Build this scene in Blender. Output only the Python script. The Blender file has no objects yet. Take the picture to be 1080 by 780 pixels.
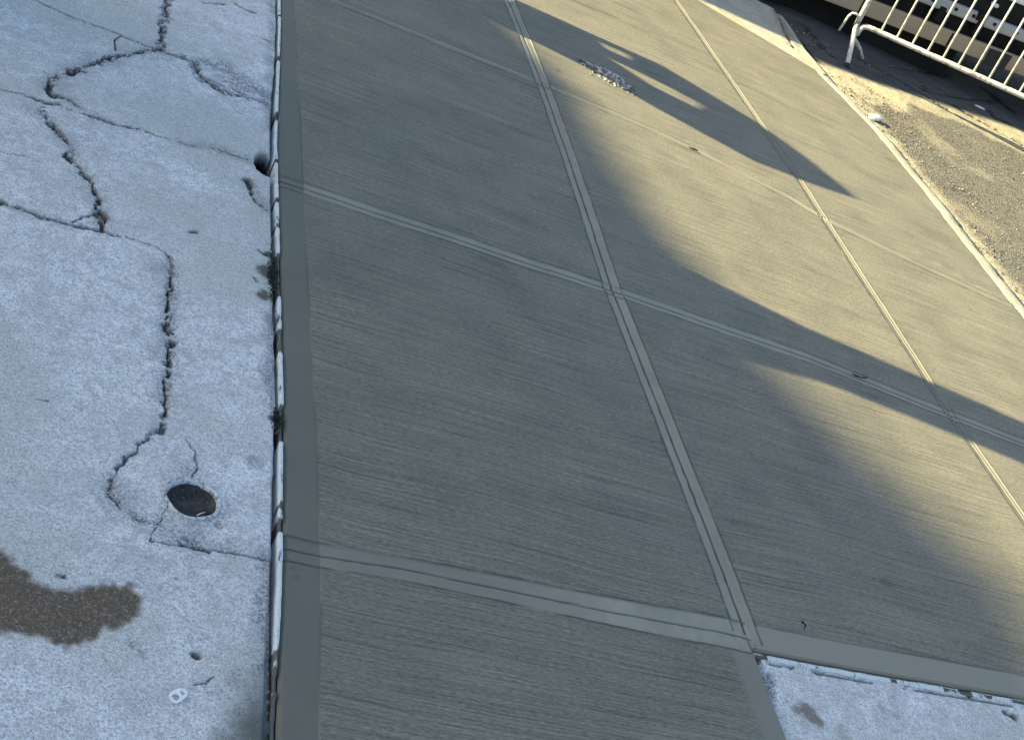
import bpy, bmesh, math, random
import numpy as np
from mathutils import Vector, Matrix

random.seed(7)
RNG = np.random.default_rng(11)
SC = bpy.context.scene
COL = SC.collection

# ------------------------------------------------------------------ camera
CAM_H = 1.6
F_PX, CX, CY = 1405.03, 540.0, 390.0          # focal length and centre for a 1080 px wide frame
_v1 = np.array([285 - CX, -640 - CY, F_PX]); _v1 /= np.linalg.norm(_v1)
_v2 = np.array([4000 - CX, 1450 - CY, F_PX]); _v2 /= np.linalg.norm(_v2)
_v3 = np.cross(_v2, _v1)
ROT = np.stack([_v2, _v1, _v3])               # camera (right, down, forward) -> world

cam_d = bpy.data.cameras.new('camera')
cam = bpy.data.objects.new('camera', cam_d); COL.objects.link(cam)
cam_d.sensor_width = 36.0
cam_d.sensor_fit = 'HORIZONTAL'
cam_d.lens = 36.0 * F_PX / 1080.0
cam_d.clip_start = 0.05; cam_d.clip_end = 2000
_r = ROT @ np.array([1, 0, 0.]); _u = ROT @ np.array([0, -1, 0.]); _b = ROT @ np.array([0, 0, -1.])
cam.matrix_world = Matrix(((_r[0], _u[0], _b[0], 0), (_r[1], _u[1], _b[1], 0), (_r[2], _u[2], _b[2], CAM_H), (0, 0, 0, 1)))
SC.camera = cam

# ------------------------------------------------------------------ light
SUN_K, SUN_M = -0.18, 0.33                    # light travels (1, SUN_K, -SUN_M)
SUN_EL = math.atan(SUN_M / math.hypot(1, SUN_K))
world = bpy.data.worlds.new('World'); SC.world = world; world.use_nodes = True
wn = world.node_tree; wn.nodes.clear()
wo = wn.nodes.new('ShaderNodeOutputWorld'); wb = wn.nodes.new('ShaderNodeBackground'); sk = wn.nodes.new('ShaderNodeTexSky')
sk.sky_type = 'NISHITA'; sk.sun_disc = False; sk.sun_elevation = SUN_EL
sk.sun_rotation = math.atan2(-1, -SUN_K) % (2 * math.pi)
sk.air_density = 1.0; sk.dust_density = 1.2; sk.ozone_density = 1.0
wb.inputs['Strength'].default_value = 0.06
wn.links.new(sk.outputs[0], wb.inputs[0]); wn.links.new(wb.outputs[0], wo.inputs[0])
sun_d = bpy.data.lights.new('sun', 'SUN'); sun_d.energy = 4.3; sun_d.angle = math.radians(0.5); sun_d.color = (1.0, 0.87, 0.5)
sun = bpy.data.objects.new('sun', sun_d); COL.objects.link(sun)
sun.rotation_euler = Vector((1, SUN_K, -SUN_M)).to_track_quat('-Z', 'Y').to_euler()
sun.location = (-8, 2, 6)
SC.view_settings.view_transform = 'Standard'; SC.view_settings.look = 'None'
SC.view_settings.exposure = 2.55; SC.view_settings.gamma = 1.0
SC.cycles.use_denoising = True
SC.cycles.denoiser = 'OPENIMAGEDENOISE'; SC.cycles.denoising_input_passes = 'RGB_ALBEDO_NORMAL'; SC.cycles.denoising_prefilter = 'NONE'
SC.cycles.max_bounces = 5

# ------------------------------------------------------------------ helpers
def at(px, py, z=0.0):
    """Point of the place at height z seen at photo pixel (px, py)."""
    d = ROT @ np.array([px - CX, py - CY, F_PX])
    t = (z - CAM_H) / d[2]
    return np.array([d[0] * t, d[1] * t, z])

def pts(lst, z=0.0):
    return np.array([at(p[0], p[1], z)[:2] for p in lst])

_tabs = {}
def vnoise(x, y, seed=0):
    t = _tabs.get(seed)
    if t is None:
        t = np.random.default_rng(seed + 100).random((256, 256)); _tabs[seed] = t
    xi = np.floor(x).astype(int); yi = np.floor(y).astype(int)
    fx = x - xi; fy = y - yi
    fx = fx * fx * (3 - 2 * fx); fy = fy * fy * (3 - 2 * fy)
    x0 = xi & 255; x1 = (xi + 1) & 255; y0 = yi & 255; y1 = (yi + 1) & 255
    return (t[x0, y0] * (1 - fx) + t[x1, y0] * fx) * (1 - fy) + (t[x0, y1] * (1 - fx) + t[x1, y1] * fx) * fy

def fbm(x, y, scale, octs=4, seed=0, gain=0.5):
    s = 0.0; a = 1.0; n = 0.0
    for o in range(octs):
        s = s + a * vnoise(x * scale + 17.3 * o, y * scale + 9.1 * o, seed + o); n += a
        a *= gain; scale *= 2.03
    return s / n

def sstep(a, b, x):
    t = np.clip((x - a) / (b - a), 0, 1); return t * t * (3 - 2 * t)

def axis(*segs):
    """segs: (start, stop, step) joined into one increasing axis."""
    out = []
    for a, b, s in segs:
        n = max(1, int(round((b - a) / s)))
        out.append(np.linspace(a, b, n, endpoint=False))
    out.append(np.array([segs[-1][1]]))
    return np.concatenate(out)

def link(o, parent=None):
    COL.objects.link(o)
    if parent is not None: o.parent = parent
    return o

def grid_object(name, P, attrs, mat, face_mask=None, skirt=0.0):
    n, m, _ = P.shape
    idx = np.arange(n * m).reshape(n, m)
    q = np.stack([idx[:-1, :-1], idx[1:, :-1], idx[1:, 1:], idx[:-1, 1:]], -1).reshape(-1, 4)
    a = P.reshape(-1, 3)
    d0 = a[q[0, 1]] - a[q[0, 0]]; d1 = a[q[0, 3]] - a[q[0, 0]]
    if d0[0] * d1[1] - d0[1] * d1[0] < 0: q = q[:, ::-1]
    if face_mask is not None: q = q[face_mask.reshape(-1)]
    V = a; A = {k: v.reshape(-1) for k, v in attrs.items()}
    if skirt:
        e = np.concatenate([q[:, [0, 1]], q[:, [1, 2]], q[:, [2, 3]], q[:, [3, 0]]])
        key = np.sort(e, 1); code = key[:, 0].astype(np.int64) * (n * m) + key[:, 1]
        u, inv, cnt = np.unique(code, return_inverse=True, return_counts=True)
        be = e[cnt[inv] == 1]
        base = len(V); k = len(be)
        top = V[be.reshape(-1)]; low = top.copy(); low[:, 2] -= skirt
        V = np.concatenate([V, top, low])
        for kk in A: A[kk] = np.concatenate([A[kk], A[kk][be.reshape(-1)], A[kk][be.reshape(-1)]])
        i0 = base + np.arange(k) * 2; i1 = i0 + 1
        q = np.concatenate([q, np.stack([i1, i0, i0 + 2 * k, i1 + 2 * k], -1)])
    me = bpy.data.meshes.new(name)
    me.vertices.add(len(V)); me.vertices.foreach_set('co', V.astype(np.float32).reshape(-1))
    me.loops.add(len(q) * 4); me.loops.foreach_set('vertex_index', q.astype(np.int32).reshape(-1))
    me.polygons.add(len(q))
    me.polygons.foreach_set('loop_start', (np.arange(len(q)) * 4).astype(np.int32))
    me.polygons.foreach_set('loop_total', np.full(len(q), 4, np.int32))
    me.polygons.foreach_set('use_smooth', np.ones(len(q), bool))
    me.update(calc_edges=True)
    for k, v in A.items():
        at_ = me.attributes.new(k, 'FLOAT', 'POINT'); at_.data.foreach_set('value', v.astype(np.float32))
    me.materials.append(mat)
    return link(bpy.data.objects.new(name, me))

def mesh_object(name, bm, mat, parent=None, smooth=False):
    me = bpy.data.meshes.new(name); bm.normal_update(); bm.to_mesh(me); bm.free()
    if smooth:
        for p in me.polygons: p.use_smooth = True
    me.materials.append(mat)
    return link(bpy.data.objects.new(name, me), parent)

def tag(o, label=None, cat=None, group=None, kind=None):
    if label: o['label'] = label
    if cat: o['category'] = cat
    if group: o['group'] = group
    if kind: o['kind'] = kind
    return o

def empty(name, loc=(0, 0, 0), rot=(0, 0, 0)):
    o = bpy.data.objects.new(name, None); o.location = loc; o.rotation_euler = rot
    o.empty_display_size = 0.1
    return link(o)

def add_box(bm, lo, hi, bevel=0.0):
    r = bmesh.ops.create_cube(bm, size=1.0)
    vs = r['verts']
    for v in vs:
        v.co = Vector([(lo[i] + hi[i]) / 2 + v.co[i] * (hi[i] - lo[i]) for i in range(3)])
    if bevel:
        es = list({e for v in vs for e in v.link_edges})
        bmesh.ops.bevel(bm, geom=es, offset=bevel, segments=2, affect='EDGES', profile=0.5)

def add_tube(bm, path, r, seg=12, cap=True):
    path = [Vector(p) for p in path]; rings = []
    up = None
    for i, p in enumerate(path):
        if i == 0: d = path[1] - p
        elif i == len(path) - 1: d = p - path[i - 1]
        else: d = (path[i + 1] - p).normalized() + (p - path[i - 1]).normalized()
        d.normalize()
        if up is None:
            up = d.orthogonal().normalized()
        else:
            up = (up - d * up.dot(d)).normalized()
        s = d.cross(up)
        rr = r[i] if isinstance(r, (list, tuple)) else r
        rings.append([bm.verts.new(p + (up * math.cos(2 * math.pi * k / seg) + s * math.sin(2 * math.pi * k / seg)) * rr) for k in range(seg)])
    for a, b in zip(rings, rings[1:]):
        for k in range(seg):
            bm.faces.new((a[k], a[(k + 1) % seg], b[(k + 1) % seg], b[k]))
    if cap:
        bm.faces.new(rings[0][::-1]); bm.faces.new(rings[-1])

def add_prism(bm, outline, thick, to3):
    """outline: 2-D points; to3(p2, w) -> 3-D for w in (0, thick)."""
    a = [bm.verts.new(to3(p, 0.0)) for p in outline]; b = [bm.verts.new(to3(p, thick)) for p in outline]
    bm.faces.new(a); bm.faces.new(b[::-1])
    n = len(outline)
    for i in range(n): bm.faces.new((a[i], b[i], b[(i + 1) % n], a[(i + 1) % n]))
    bmesh.ops.recalc_face_normals(bm, faces=bm.faces[:])

# ------------------------------------------------------------------ materials
class NT:
    def __init__(self, name):
        self.m = bpy.data.materials.new(name); self.m.use_nodes = True
        self.t = self.m.node_tree; self.t.nodes.clear()
        self.out = self.n('ShaderNodeOutputMaterial'); self.b = self.n('ShaderNodeBsdfPrincipled')
        self.l(self.b.outputs[0], self.out.inputs[0])
        self.pos = self.n('ShaderNodeTexCoord').outputs['Object']
    def n(self, k, **kw):
        x = self.t.nodes.new(k)
        for a, v in kw.items(): setattr(x, a, v)
        return x
    def l(self, a, b): self.t.links.new(a, b)
    def put(self, sock, v):
        if hasattr(v, 'links') or hasattr(v, 'is_linked'): self.l(v, sock)
        elif isinstance(v, (tuple, list)) and len(v) == 3 and sock.type == 'RGBA': sock.default_value = (*v, 1)
        else: sock.default_value = v
    def map(self, scale, rot=(0, 0, 0), loc=(0, 0, 0)):
        x = self.n('ShaderNodeMapping'); self.l(self.pos, x.inputs[0])
        x.inputs['Scale'].default_value = scale; x.inputs['Rotation'].default_value = rot; x.inputs['Location'].default_value = loc
        return x.outputs[0]
    def noise(self, scale, detail=4, rough=0.5, vec=None, dist=0.0):
        x = self.n('ShaderNodeTexNoise'); self.l(vec if vec is not None else self.pos, x.inputs['Vector'])
        x.inputs['Scale'].default_value = scale; x.inputs['Detail'].default_value = detail; x.inputs['Roughness'].default_value = rough
        x.inputs['Distortion'].default_value = dist
        return x.outputs['Fac']
    def vor(self, scale, out='Distance', vec=None, feature='F1', rnd=1.0):
        x = self.n('ShaderNodeTexVoronoi', feature=feature); self.l(vec if vec is not None else self.pos, x.inputs['Vector'])
        x.inputs['Scale'].default_value = scale; x.inputs['Randomness'].default_value = rnd
        return x.outputs[out]
    def attr(self, name):
        return self.n('ShaderNodeAttribute', attribute_name=name).outputs['Fac']
    def math(self, op, a, b=0.0, clamp=False):
        x = self.n('ShaderNodeMath', operation=op, use_clamp=clamp)
        self.put(x.inputs[0], a); self.put(x.inputs[1], b); return x.outputs[0]
    def rng(self, v, a, b, c=0.0, d=1.0):
        x = self.n('ShaderNodeMapRange'); x.clamp = True
        self.put(x.inputs[0], v)
        for i, q in zip((1, 2, 3, 4), (a, b, c, d)): x.inputs[i].default_value = q
        return x.outputs[0]
    def mix(self, fac, a, b, mode='MIX'):
        x = self.n('ShaderNodeMix', data_type='RGBA', blend_type=mode)
        self.put(x.inputs[0], fac); self.put(x.inputs[6], a); self.put(x.inputs[7], b); return x.outputs[2]
    def bump(self, h, dist, strength=1.0, prev=None):
        x = self.n('ShaderNodeBump'); self.put(x.inputs['Height'], h)
        x.inputs['Distance'].default_value = dist; x.inputs['Strength'].default_value = strength
        if prev is not None: self.l(prev, x.inputs['Normal'])
        return x.outputs[0]
    def done(self, col, rough=0.8, normal=None, metal=0.0, spec=0.4):
        self.put(self.b.inputs['Base Color'], col); self.put(self.b.inputs['Roughness'], rough)
        self.b.inputs['Metallic'].default_value = metal; self.b.inputs['Specular IOR Level'].default_value = spec
        if normal is not None: self.l(normal, self.b.inputs['Normal'])
        return self.m

def mat_new_concrete():
    k = NT('fresh_broomed_concrete')
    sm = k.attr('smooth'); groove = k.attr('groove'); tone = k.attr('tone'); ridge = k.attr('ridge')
    wz = k.n('ShaderNodeTexNoise'); wz.inputs['Scale'].default_value = 1.7; wz.inputs['Detail'].default_value = 3; k.l(k.pos, wz.inputs['Vector'])
    va = k.n('ShaderNodeVectorMath', operation='MULTIPLY_ADD'); k.l(wz.outputs['Color'], va.inputs[0]); va.inputs[1].default_value = (0.0, 0.05, 0.0); k.l(k.pos, va.inputs[2]); raw = k.pos; k.pos = va.outputs[0]
    v1 = k.map((2.2, 150, 1), (0, 0, math.radians(0.6))); v2 = k.map((4.0, 420, 1), (0, 0, math.radians(-0.8))); v3 = k.map((1.0, 38, 1)); k.pos = raw
    n1 = k.noise(1.0, 3, 0.6, v1); n2 = k.noise(1.0, 2, 0.5, v2); n3 = k.noise(1.0, 4, 0.6, v3)
    big = k.noise(1.6, 5, 0.6); mid = k.noise(14, 4, 0.6); fine = k.noise(260, 3, 0.7)
    broom = k.math('ADD', k.math('MULTIPLY', n1, 0.55), k.math('MULTIPLY', n2, 0.45))
    broomi = k.math('MULTIPLY', k.math('SUBTRACT', 1.0, sm), 1.0)
    grain = k.noise(1.0, 3, 0.7, k.map((70, 230, 1))); patch = k.noise(4.5, 5, 0.65)
    base = k.mix(k.rng(big, 0.3, 0.7), (0.167, 0.154, 0.115), (0.190, 0.175, 0.131))
    base = k.mix(k.rng(patch, 0.42, 0.64, 0, 0.8), base, (0.137, 0.130, 0.100))
    base = k.mix(k.rng(k.noise(0.9, 4, 0.6, k.map((1, 3, 1), (0, 0, 0.15))), 0.5, 0.68, 0, 0.5), base, (0.209, 0.187, 0.141))
    base = k.mix(k.rng(tone, 0, 1, 0, 0.6), base, (0.176, 0.171, 0.127))
    mod = k.math('ADD', k.math('MULTIPLY', k.math('SUBTRACT', n1, 0.5), 1.1), k.math('MULTIPLY', k.math('SUBTRACT', n2, 0.5), 0.9))
    mod = k.math('MULTIPLY', mod, broomi)
    mod = k.math('ADD', mod, k.math('MULTIPLY', k.math('SUBTRACT', grain, 0.5), k.math('ADD', 0.35, k.math('MULTIPLY', broomi, 1.2))))
    mod = k.math('ADD', mod, k.math('MULTIPLY', k.math('SUBTRACT', fine, 0.5), 0.5))
    mod = k.math('ADD', 1.0, k.math('MULTIPLY', mod, 1.2))  # broom relief also put into the colour, as bump shades too little
    cmb = k.n('ShaderNodeCombineColor'); [k.l(mod, cmb.inputs[i]) for i in range(3)]
    base = k.mix(1.0, base, cmb.outputs[0], 'MULTIPLY')
    st = k.math('MULTIPLY', k.rng(n1, 0.30, 0.40, 1, 0), k.rng(patch, 0.4, 0.65))
    base = k.mix(k.math('MULTIPLY', k.math('MULTIPLY', st, broomi), 0.7), base, (0.06, 0.055, 0.045))
    st2 = k.rng(n3, 0.30, 0.36, 1, 0)
    base = k.mix(k.math('MULTIPLY', k.math('MULTIPLY', st2, broomi), 0.4), base, (0.075, 0.068, 0.055))
    base = k.mix(k.math('MULTIPLY', sm, 0.7), base, (0.128, 0.126, 0.100))
    base = k.mix(k.rng(ridge, 0, 1, 0, 0.95), base, (0.345, 0.322, 0.25))
    base = k.mix(k.rng(groove, 0, 1, 0, 0.9), base, (0.042, 0.039, 0.031))  # joint grooves painted darker, standing in for shade their depth lacks
    base = k.mix(k.rng(k.vor(60), 0.0, 0.06, 0.6, 0.0), base, (0.06, 0.055, 0.045))
    h = k.math('ADD', k.math('MULTIPLY', broom, broomi), k.math('MULTIPLY', fine, 0.16))
    nrm = k.bump(h, 0.0035, 0.75)
    rough = k.rng(big, 0.3, 0.7, 0.62, 0.8)
    return k.done(base, rough, nrm, spec=0.35)

def mat_old_concrete(name, c1, c2, c3, warm=(0.3, 0.27, 0.22)):
    k = NT(name)
    dark = k.attr('crack'); brown = k.attr('brown'); rough_ = k.attr('rough'); moss = k.attr('moss')
    big = k.noise(2.3, 6, 0.62); mid = k.noise(18, 5, 0.65); fine = k.noise(190, 4, 0.72); fine2 = k.noise(520, 2, 0.6)
    vo = k.vor(170); sp = k.noise(75, 3, 0.75); pit = k.attr('pit')
    base = k.mix(k.rng(big, 0.32, 0.68), c1, c2)
    blot = k.noise(7, 6, 0.7, None, 0.6)
    base = k.mix(k.rng(blot, 0.42, 0.6, 0, 0.75), base, tuple(x * 0.72 for x in c1))
    base = k.mix(k.rng(k.noise(5.2, 5, 0.7, k.map((1, 1, 1), (0, 0, 0), (3, 7, 0))), 0.52, 0.66, 0, 0.55), base, tuple(min(1, x * 1.12) for x in c3))
    base = k.mix(k.rng(mid, 0.45, 0.66, 0, 0.85), base, c3)
    base = k.mix(k.rng(k.noise(34, 4, 0.7, None, 0.5), 0.5, 0.66, 0, 0.75), base, tuple(x * 0.6 for x in c1))
    base = k.mix(k.rng(k.noise(1.9, 4, 0.65, k.map((1, 1, 1), (0, 0, 0), (5, 2, 1))), 0.44, 0.6, 0, 0.85), base, (c1[0] * 0.78, c1[1] * 0.78, c1[2] * 0.70))
    base = k.mix(k.rng(fine, 0.45, 0.62, 0, 0.95), base, tuple(x * 0.5 for x in c1))
    base = k.mix(k.rng(k.noise(60, 5, 0.75), 0.5, 0.72, 0, 0.6), base, tuple(x * 0.55 for x in c1))
    base = k.mix(k.rng(fine2, 0.54, 0.66, 0, 0.75), base, tuple(min(1, x * 1.35) for x in c2))
    base = k.mix(k.rng(sp, 0.62, 0.72, 0, 0.5), base, tuple(x * 0.4 for x in c1))
    base = k.mix(k.math('MULTIPLY', rough_, k.rng(fine, 0.36, 0.6, 0.2, 0.95)), base, (0.075, 0.075, 0.08))
    bc = k.mix(k.rng(fine, 0.35, 0.65), (0.10, 0.075, 0.052), (0.185, 0.142, 0.102))
    bc = k.mix(k.rng(k.vor(320, 'Color'), 0.72, 0.85, 0, 0.6), bc, (0.34, 0.27, 0.21))
    bc = k.mix(k.rng(k.vor(420, 'Color'), 0.1, 0.3, 0.7, 0.0), bc, (0.06, 0.043, 0.03))
    base = k.mix(brown, base, bc)
    pd = k.vor(62); pg = k.noise(5, 3, 0.6)
    base = k.mix(k.math('MULTIPLY', k.rng(k.math('ADD', pd, k.math('MULTIPLY', fine, 0.12)), 0.12, 0.2, 0.85, 0.0), k.rng(pg, 0.42, 0.6)), base, (0.13, 0.13, 0.13))
    base = k.mix(pit, base, (0.008, 0.008, 0.007))  # shade inside the hole painted as a near-black colour
    base = k.mix(moss, base, k.mix(fine, (0.035, 0.04, 0.03), (0.085, 0.09, 0.065)))
    base = k.mix(k.math('MULTIPLY', dark, 0.94), base, k.mix(fine, (0.025, 0.026, 0.025), (0.12, 0.115, 0.105)))
    h = k.math('ADD', k.math('MULTIPLY', fine, 0.6), k.math('MULTIPLY', k.rng(vo, 0.0, 0.35), 0.25))
    h = k.math('ADD', h, k.math('MULTIPLY', fine2, 0.25))
    nrm = k.bump(h, 0.004, 0.85)
    return k.done(base, 0.88, nrm, spec=0.25)

def mat_road():
    k = NT('dusty_asphalt')
    dust = k.attr('dust'); dark_road = k.attr('dark'); crack = k.attr('crack')
    c = k.vor(150, 'Color'); c2 = k.vor(270, 'Color'); e = k.vor(150, 'Distance')
    big = k.noise(1.4, 5, 0.6); mid = k.noise(9, 5, 0.65); fine = k.noise(140, 3, 0.7)
    sepc = k.n('ShaderNodeSeparateColor'); k.l(c, sepc.inputs[0]); sep2 = k.n('ShaderNodeSeparateColor'); k.l(c2, sep2.inputs[0])
    ag = k.mix(k.rng(sepc.outputs[0], 0.2, 0.95), (0.05, 0.048, 0.043), (0.27, 0.25, 0.21))
    ag = k.mix(k.rng(sep2.outputs[1], 0.72, 0.86, 0, 0.75), ag, (0.48, 0.45, 0.38))
    ag = k.mix(k.rng(e, 0.36, 0.62, 0, 0.75), ag, (0.02, 0.02, 0.019))
    ag = k.mix(k.rng(mid, 0.42, 0.75, 0, 0.5), ag, (0.2, 0.18, 0.135))
    du = k.mix(k.rng(mid, 0.3, 0.7), (0.36, 0.32, 0.215), (0.54, 0.485, 0.34))
    du = k.mix(k.rng(sep2.outputs[0], 0.78, 0.88, 0, 0.7), du, (0.13, 0.115, 0.085))
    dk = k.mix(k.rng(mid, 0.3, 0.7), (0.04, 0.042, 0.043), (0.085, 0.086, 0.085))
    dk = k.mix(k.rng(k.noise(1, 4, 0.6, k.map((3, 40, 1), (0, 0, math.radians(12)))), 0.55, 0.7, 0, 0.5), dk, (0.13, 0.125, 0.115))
    base = k.mix(dark_road, ag, dk)  # road mixed to a darker tone beyond the dust edge
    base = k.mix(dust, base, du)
    base = k.mix(crack, base, (0.014, 0.014, 0.013))
    h = k.math('ADD', k.math('MULTIPLY', k.rng(e, 0.0, 0.6, 1, 0), 0.7), k.math('MULTIPLY', fine, 0.4))
    h = k.math('MULTIPLY', h, k.math('SUBTRACT', 1.0, k.math('MULTIPLY', dark_road, 0.7)))
    return k.done(base, 0.9, k.bump(h, 0.006, 0.9), spec=0.25)

def mat_paint(name, col, worn, amount=0.5, rough=0.5, scale=40, metal=0.0):
    k = NT(name)
    n = k.noise(scale, 5, 0.7); m = k.noise(scale * 0.2, 4, 0.6); f = k.noise(300, 2)
    lo = 0.75 - 0.4 * amount
    base = k.mix(k.rng(n, lo, lo + 0.1), col, worn)
    base = k.mix(k.rng(m, 0.4, 0.75, 0, 0.4), base, tuple(x * 0.6 for x in col))
    return k.done(base, k.rng(m, 0.3, 0.7, rough - 0.1, rough + 0.15), k.bump(f, 0.0006, 0.6), metal=metal)

M = dict(
    new=mat_new_concrete(),
    old=mat_old_concrete('weathered_concrete', (0.64, 0.635, 0.62), (0.74, 0.735, 0.72), (0.84, 0.835, 0.82)),
    kerb=mat_old_concrete('kerb_concrete', (0.44, 0.41, 0.325), (0.52, 0.485, 0.39), (0.58, 0.55, 0.46)),
    road=mat_road(),
    white=mat_paint('white_enamel', (0.56, 0.555, 0.525), (0.25, 0.21, 0.165), 0.6, 0.5, 26),
    strip=mat_paint('peeling_white_paint', (0.74, 0.76, 0.76), (0.13, 0.125, 0.11), 0.62, 0.6, 26),
    tan=mat_paint('dusty_tan_paint', (0.36, 0.275, 0.19), (0.05, 0.045, 0.04), 0.33, 0.55, 9),
    grey=mat_paint('grey_steel_paint', (0.33, 0.335, 0.345), (0.08, 0.08, 0.08), 0.25, 0.45, 12),
    dark=mat_paint('grimy_black_steel', (0.005, 0.005, 0.005), (0.014, 0.012, 0.011), 0.4, 0.9, 14),
    rubber=mat_paint('black_rubber', (0.02, 0.022, 0.025), (0.045, 0.045, 0.045), 0.4, 0.75, 30),
    panel=mat_paint('pale_body_paint', (0.62, 0.64, 0.66), (0.4, 0.4, 0.4), 0.2, 0.4, 10),
    alu=mat_paint('brushed_aluminium', (0.9, 0.9, 0.9), (0.8, 0.8, 0.8), 0.2, 0.3, 120, 0.15),
    iron=mat_paint('cast_iron', (0.075, 0.075, 0.073), (0.15, 0.14, 0.12), 0.45, 0.8, 200),
    wall=mat_paint('rendered_wall', (0.42, 0.40, 0.36), (0.3, 0.28, 0.25), 0.4, 0.9, 6),
    roof=mat_paint('grey_roof_sheet', (0.2, 0.19, 0.18), (0.12, 0.1, 0.09), 0.4, 0.7, 8),
    plastic=mat_paint('white_plastic', (0.7, 0.7, 0.67), (0.5, 0.5, 0.46), 0.3, 0.5, 20),
    stone=mat_paint('pale_mortar', (0.42, 0.40, 0.34), (0.05, 0.05, 0.045), 0.75, 0.9, 60),
    pebble=mat_paint('mixed_pebbles', (0.24, 0.215, 0.165), (0.06, 0.056, 0.047), 0.8, 0.9, 45),
    leafdry=mat_paint('dry_leaf', (0.17, 0.065, 0.03), (0.07, 0.035, 0.02), 0.5, 0.7, 60),
    mossg=mat_paint('moss_green', (0.045, 0.05, 0.034), (0.075, 0.07, 0.052), 0.5, 0.9, 150),
    wood=mat_paint('dark_twig', (0.035, 0.028, 0.022), (0.07, 0.055, 0.04), 0.5, 0.8, 90),
    paper=mat_paint('white_paper', (0.72, 0.72, 0.72), (0.5, 0.5, 0.5), 0.2, 0.8, 60),
    glass=mat_paint('dirty_lamp_lens', (0.6, 0.58, 0.52), (0.3, 0.25, 0.2), 0.3, 0.25, 60),
    pane=mat_paint('dark_window_glass', (0.03, 0.035, 0.04), (0.05, 0.05, 0.05), 0.2, 0.15, 5),
    ground=mat_paint('packed_earth', (0.12, 0.11, 0.09), (0.08, 0.075, 0.065), 0.5, 0.95, 2),
)

# ------------------------------------------------------------------ the ground far and wide
bm = bmesh.new()
bmesh.ops.create_grid(bm, x_segments=40, y_segments=40, size=600)
for v in bm.verts: v.co.z = -0.16
tag(mesh_object('ground', bm, M['ground']), kind='structure')

# ------------------------------------------------------------------ the fresh pavement
PX = dict(
    T0=[(602, 0), (653, 20), (730, 62), (814, 104), (887, 138), (932, 166)],
    T1=[(350, 0), (470, 48), (575, 90), (660, 125), (733, 158), (830, 207), (868, 230), (960, 275), (1055, 318)],
    T2=[(313, 196), (400, 225), (480, 251), (560, 278), (645, 305), (760, 345), (850, 376), (985, 430), (1080, 467)],
    T3=[(338, 585), (430, 600), (540, 622), (650, 645), (770, 667)],
    BOT=[(796, 682), (900, 702), (1000, 719), (1080, 733)],
    LB=[(312, 30), (318, 150), (322, 250), (332, 420), (339, 600), (337, 770)],
    L0=[(297, 30), (293, 150), (296, 250), (300, 420), (299, 600), (292, 770)],
    L1=[(537, 0), (577, 100), (612, 200), (646, 303), (690, 415), (763, 600), (783, 655)],
    L2=[(712, 0), (840, 185), (985, 410), (1080, 548)],
)
def fx(name):        # x as a function of y
    p = pts(PX[name]); o = np.argsort(p[:, 1]); return lambda y: np.interp(y, p[o, 1], p[o, 0])
def fy(name):
    p = pts(PX[name]); o = np.argsort(p[:, 0]); return lambda x: np.interp(x, p[o, 0], p[o, 1])
xL0, xLB, xL1, xL2 = fx('L0'), fx('LB'), fx('L1'), fx('L2')
yT0, yT1, yT2, yT3, yBOT = fy('T0'), fy('T1'), fy('T2'), fy('T3'), fy('BOT')
_re = pts([(862, 75), (920, 135), (980, 208), (1040, 285), (1080, 335)])
_re = np.concatenate([[[3.86, -6.0], [3.86, 2.0]], _re[::-1]])
def xR(y):
    return np.interp(y, _re[:, 1], _re[:, 0]) + 0.018 * (fbm(y, y * 0, 9.0, 3, 40) - 0.5)
def yTOP(x):
    return np.interp(x, [0.55, 3.119, 3.476, 3.808, 4.2], [8.62, 7.155, 6.958, 6.756, 6.55])
def yLOW(x):          # joint T3 left of the long joint, the end of the pour right of it
    return np.where(x < 1.648, yT3(x), yBOT(x))

U = axis((0.597, 0.612, 0.003), (0.612, 0.655, 0.012), (0.655, 0.68, 0.002), (0.68, 1.6, 0.02), (1.6, 1.70, 0.002), (1.70, 2.865, 0.022),
         (2.865, 2.975, 0.0025), (2.975, 3.86, 0.025), (3.86, 3.88, 0.005))
KU = [0.597, 0.667, 1.65, 2.92, 3.88]
V = axis((-5, 1.0, 0.25), (1.0, 1.8, 0.02), (1.8, 1.96, 0.0022), (1.96, 3.2, 0.02), (3.2, 3.3, 0.0022), (3.3, 4.72, 0.022), (4.72, 4.82, 0.0026), (4.82, 6.03, 0.025),
         (6.03, 6.07, 0.003), (6.07, 6.98, 0.03), (6.98, 7.0, 0.005))
uu, vv = np.meshgrid(U, V, indexing='ij')
Xn, Yn = uu.copy(), vv.copy()
for _ in range(3):
    kx = [xL0(Yn), xLB(Yn), xL1(Yn), xL2(Yn), xR(Yn)]
    X2 = uu.copy()
    for i in range(4):
        mk = (uu >= KU[i]) & (uu <= KU[i + 1]); t = (uu - KU[i]) / (KU[i + 1] - KU[i])
        X2 = np.where(mk, kx[i] + (kx[i + 1] - kx[i]) * t, X2)
    KV = [-5, 1.865, 3.25, 4.77, 6.05, 7.0]
    ky = [np.full_like(X2, -5.0), yLOW(X2), yT2(X2), yT1(X2), yT0(X2), yTOP(X2)]
    Y2 = vv.copy()
    for i in range(5):
        mk = (vv >= KV[i]) & (vv <= KV[i + 1]); t = (vv - KV[i]) / (KV[i + 1] - KV[i])
        Y2 = np.where(mk, ky[i] + (ky[i + 1] - ky[i]) * t, Y2)
    Xn, Yn = X2, Y2
dL1 = Xn - xL1(Yn) ; dL2 = Xn - xL2(Yn)
dT3 = np.where(Xn < 1.655, Yn - yT3(Xn), 9.0)
dT2 = Yn - yT2(Xn); dT1 = Yn - yT1(Xn); dT0 = Yn - yT0(Xn)
dLB = Xn - xLB(Yn)
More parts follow.
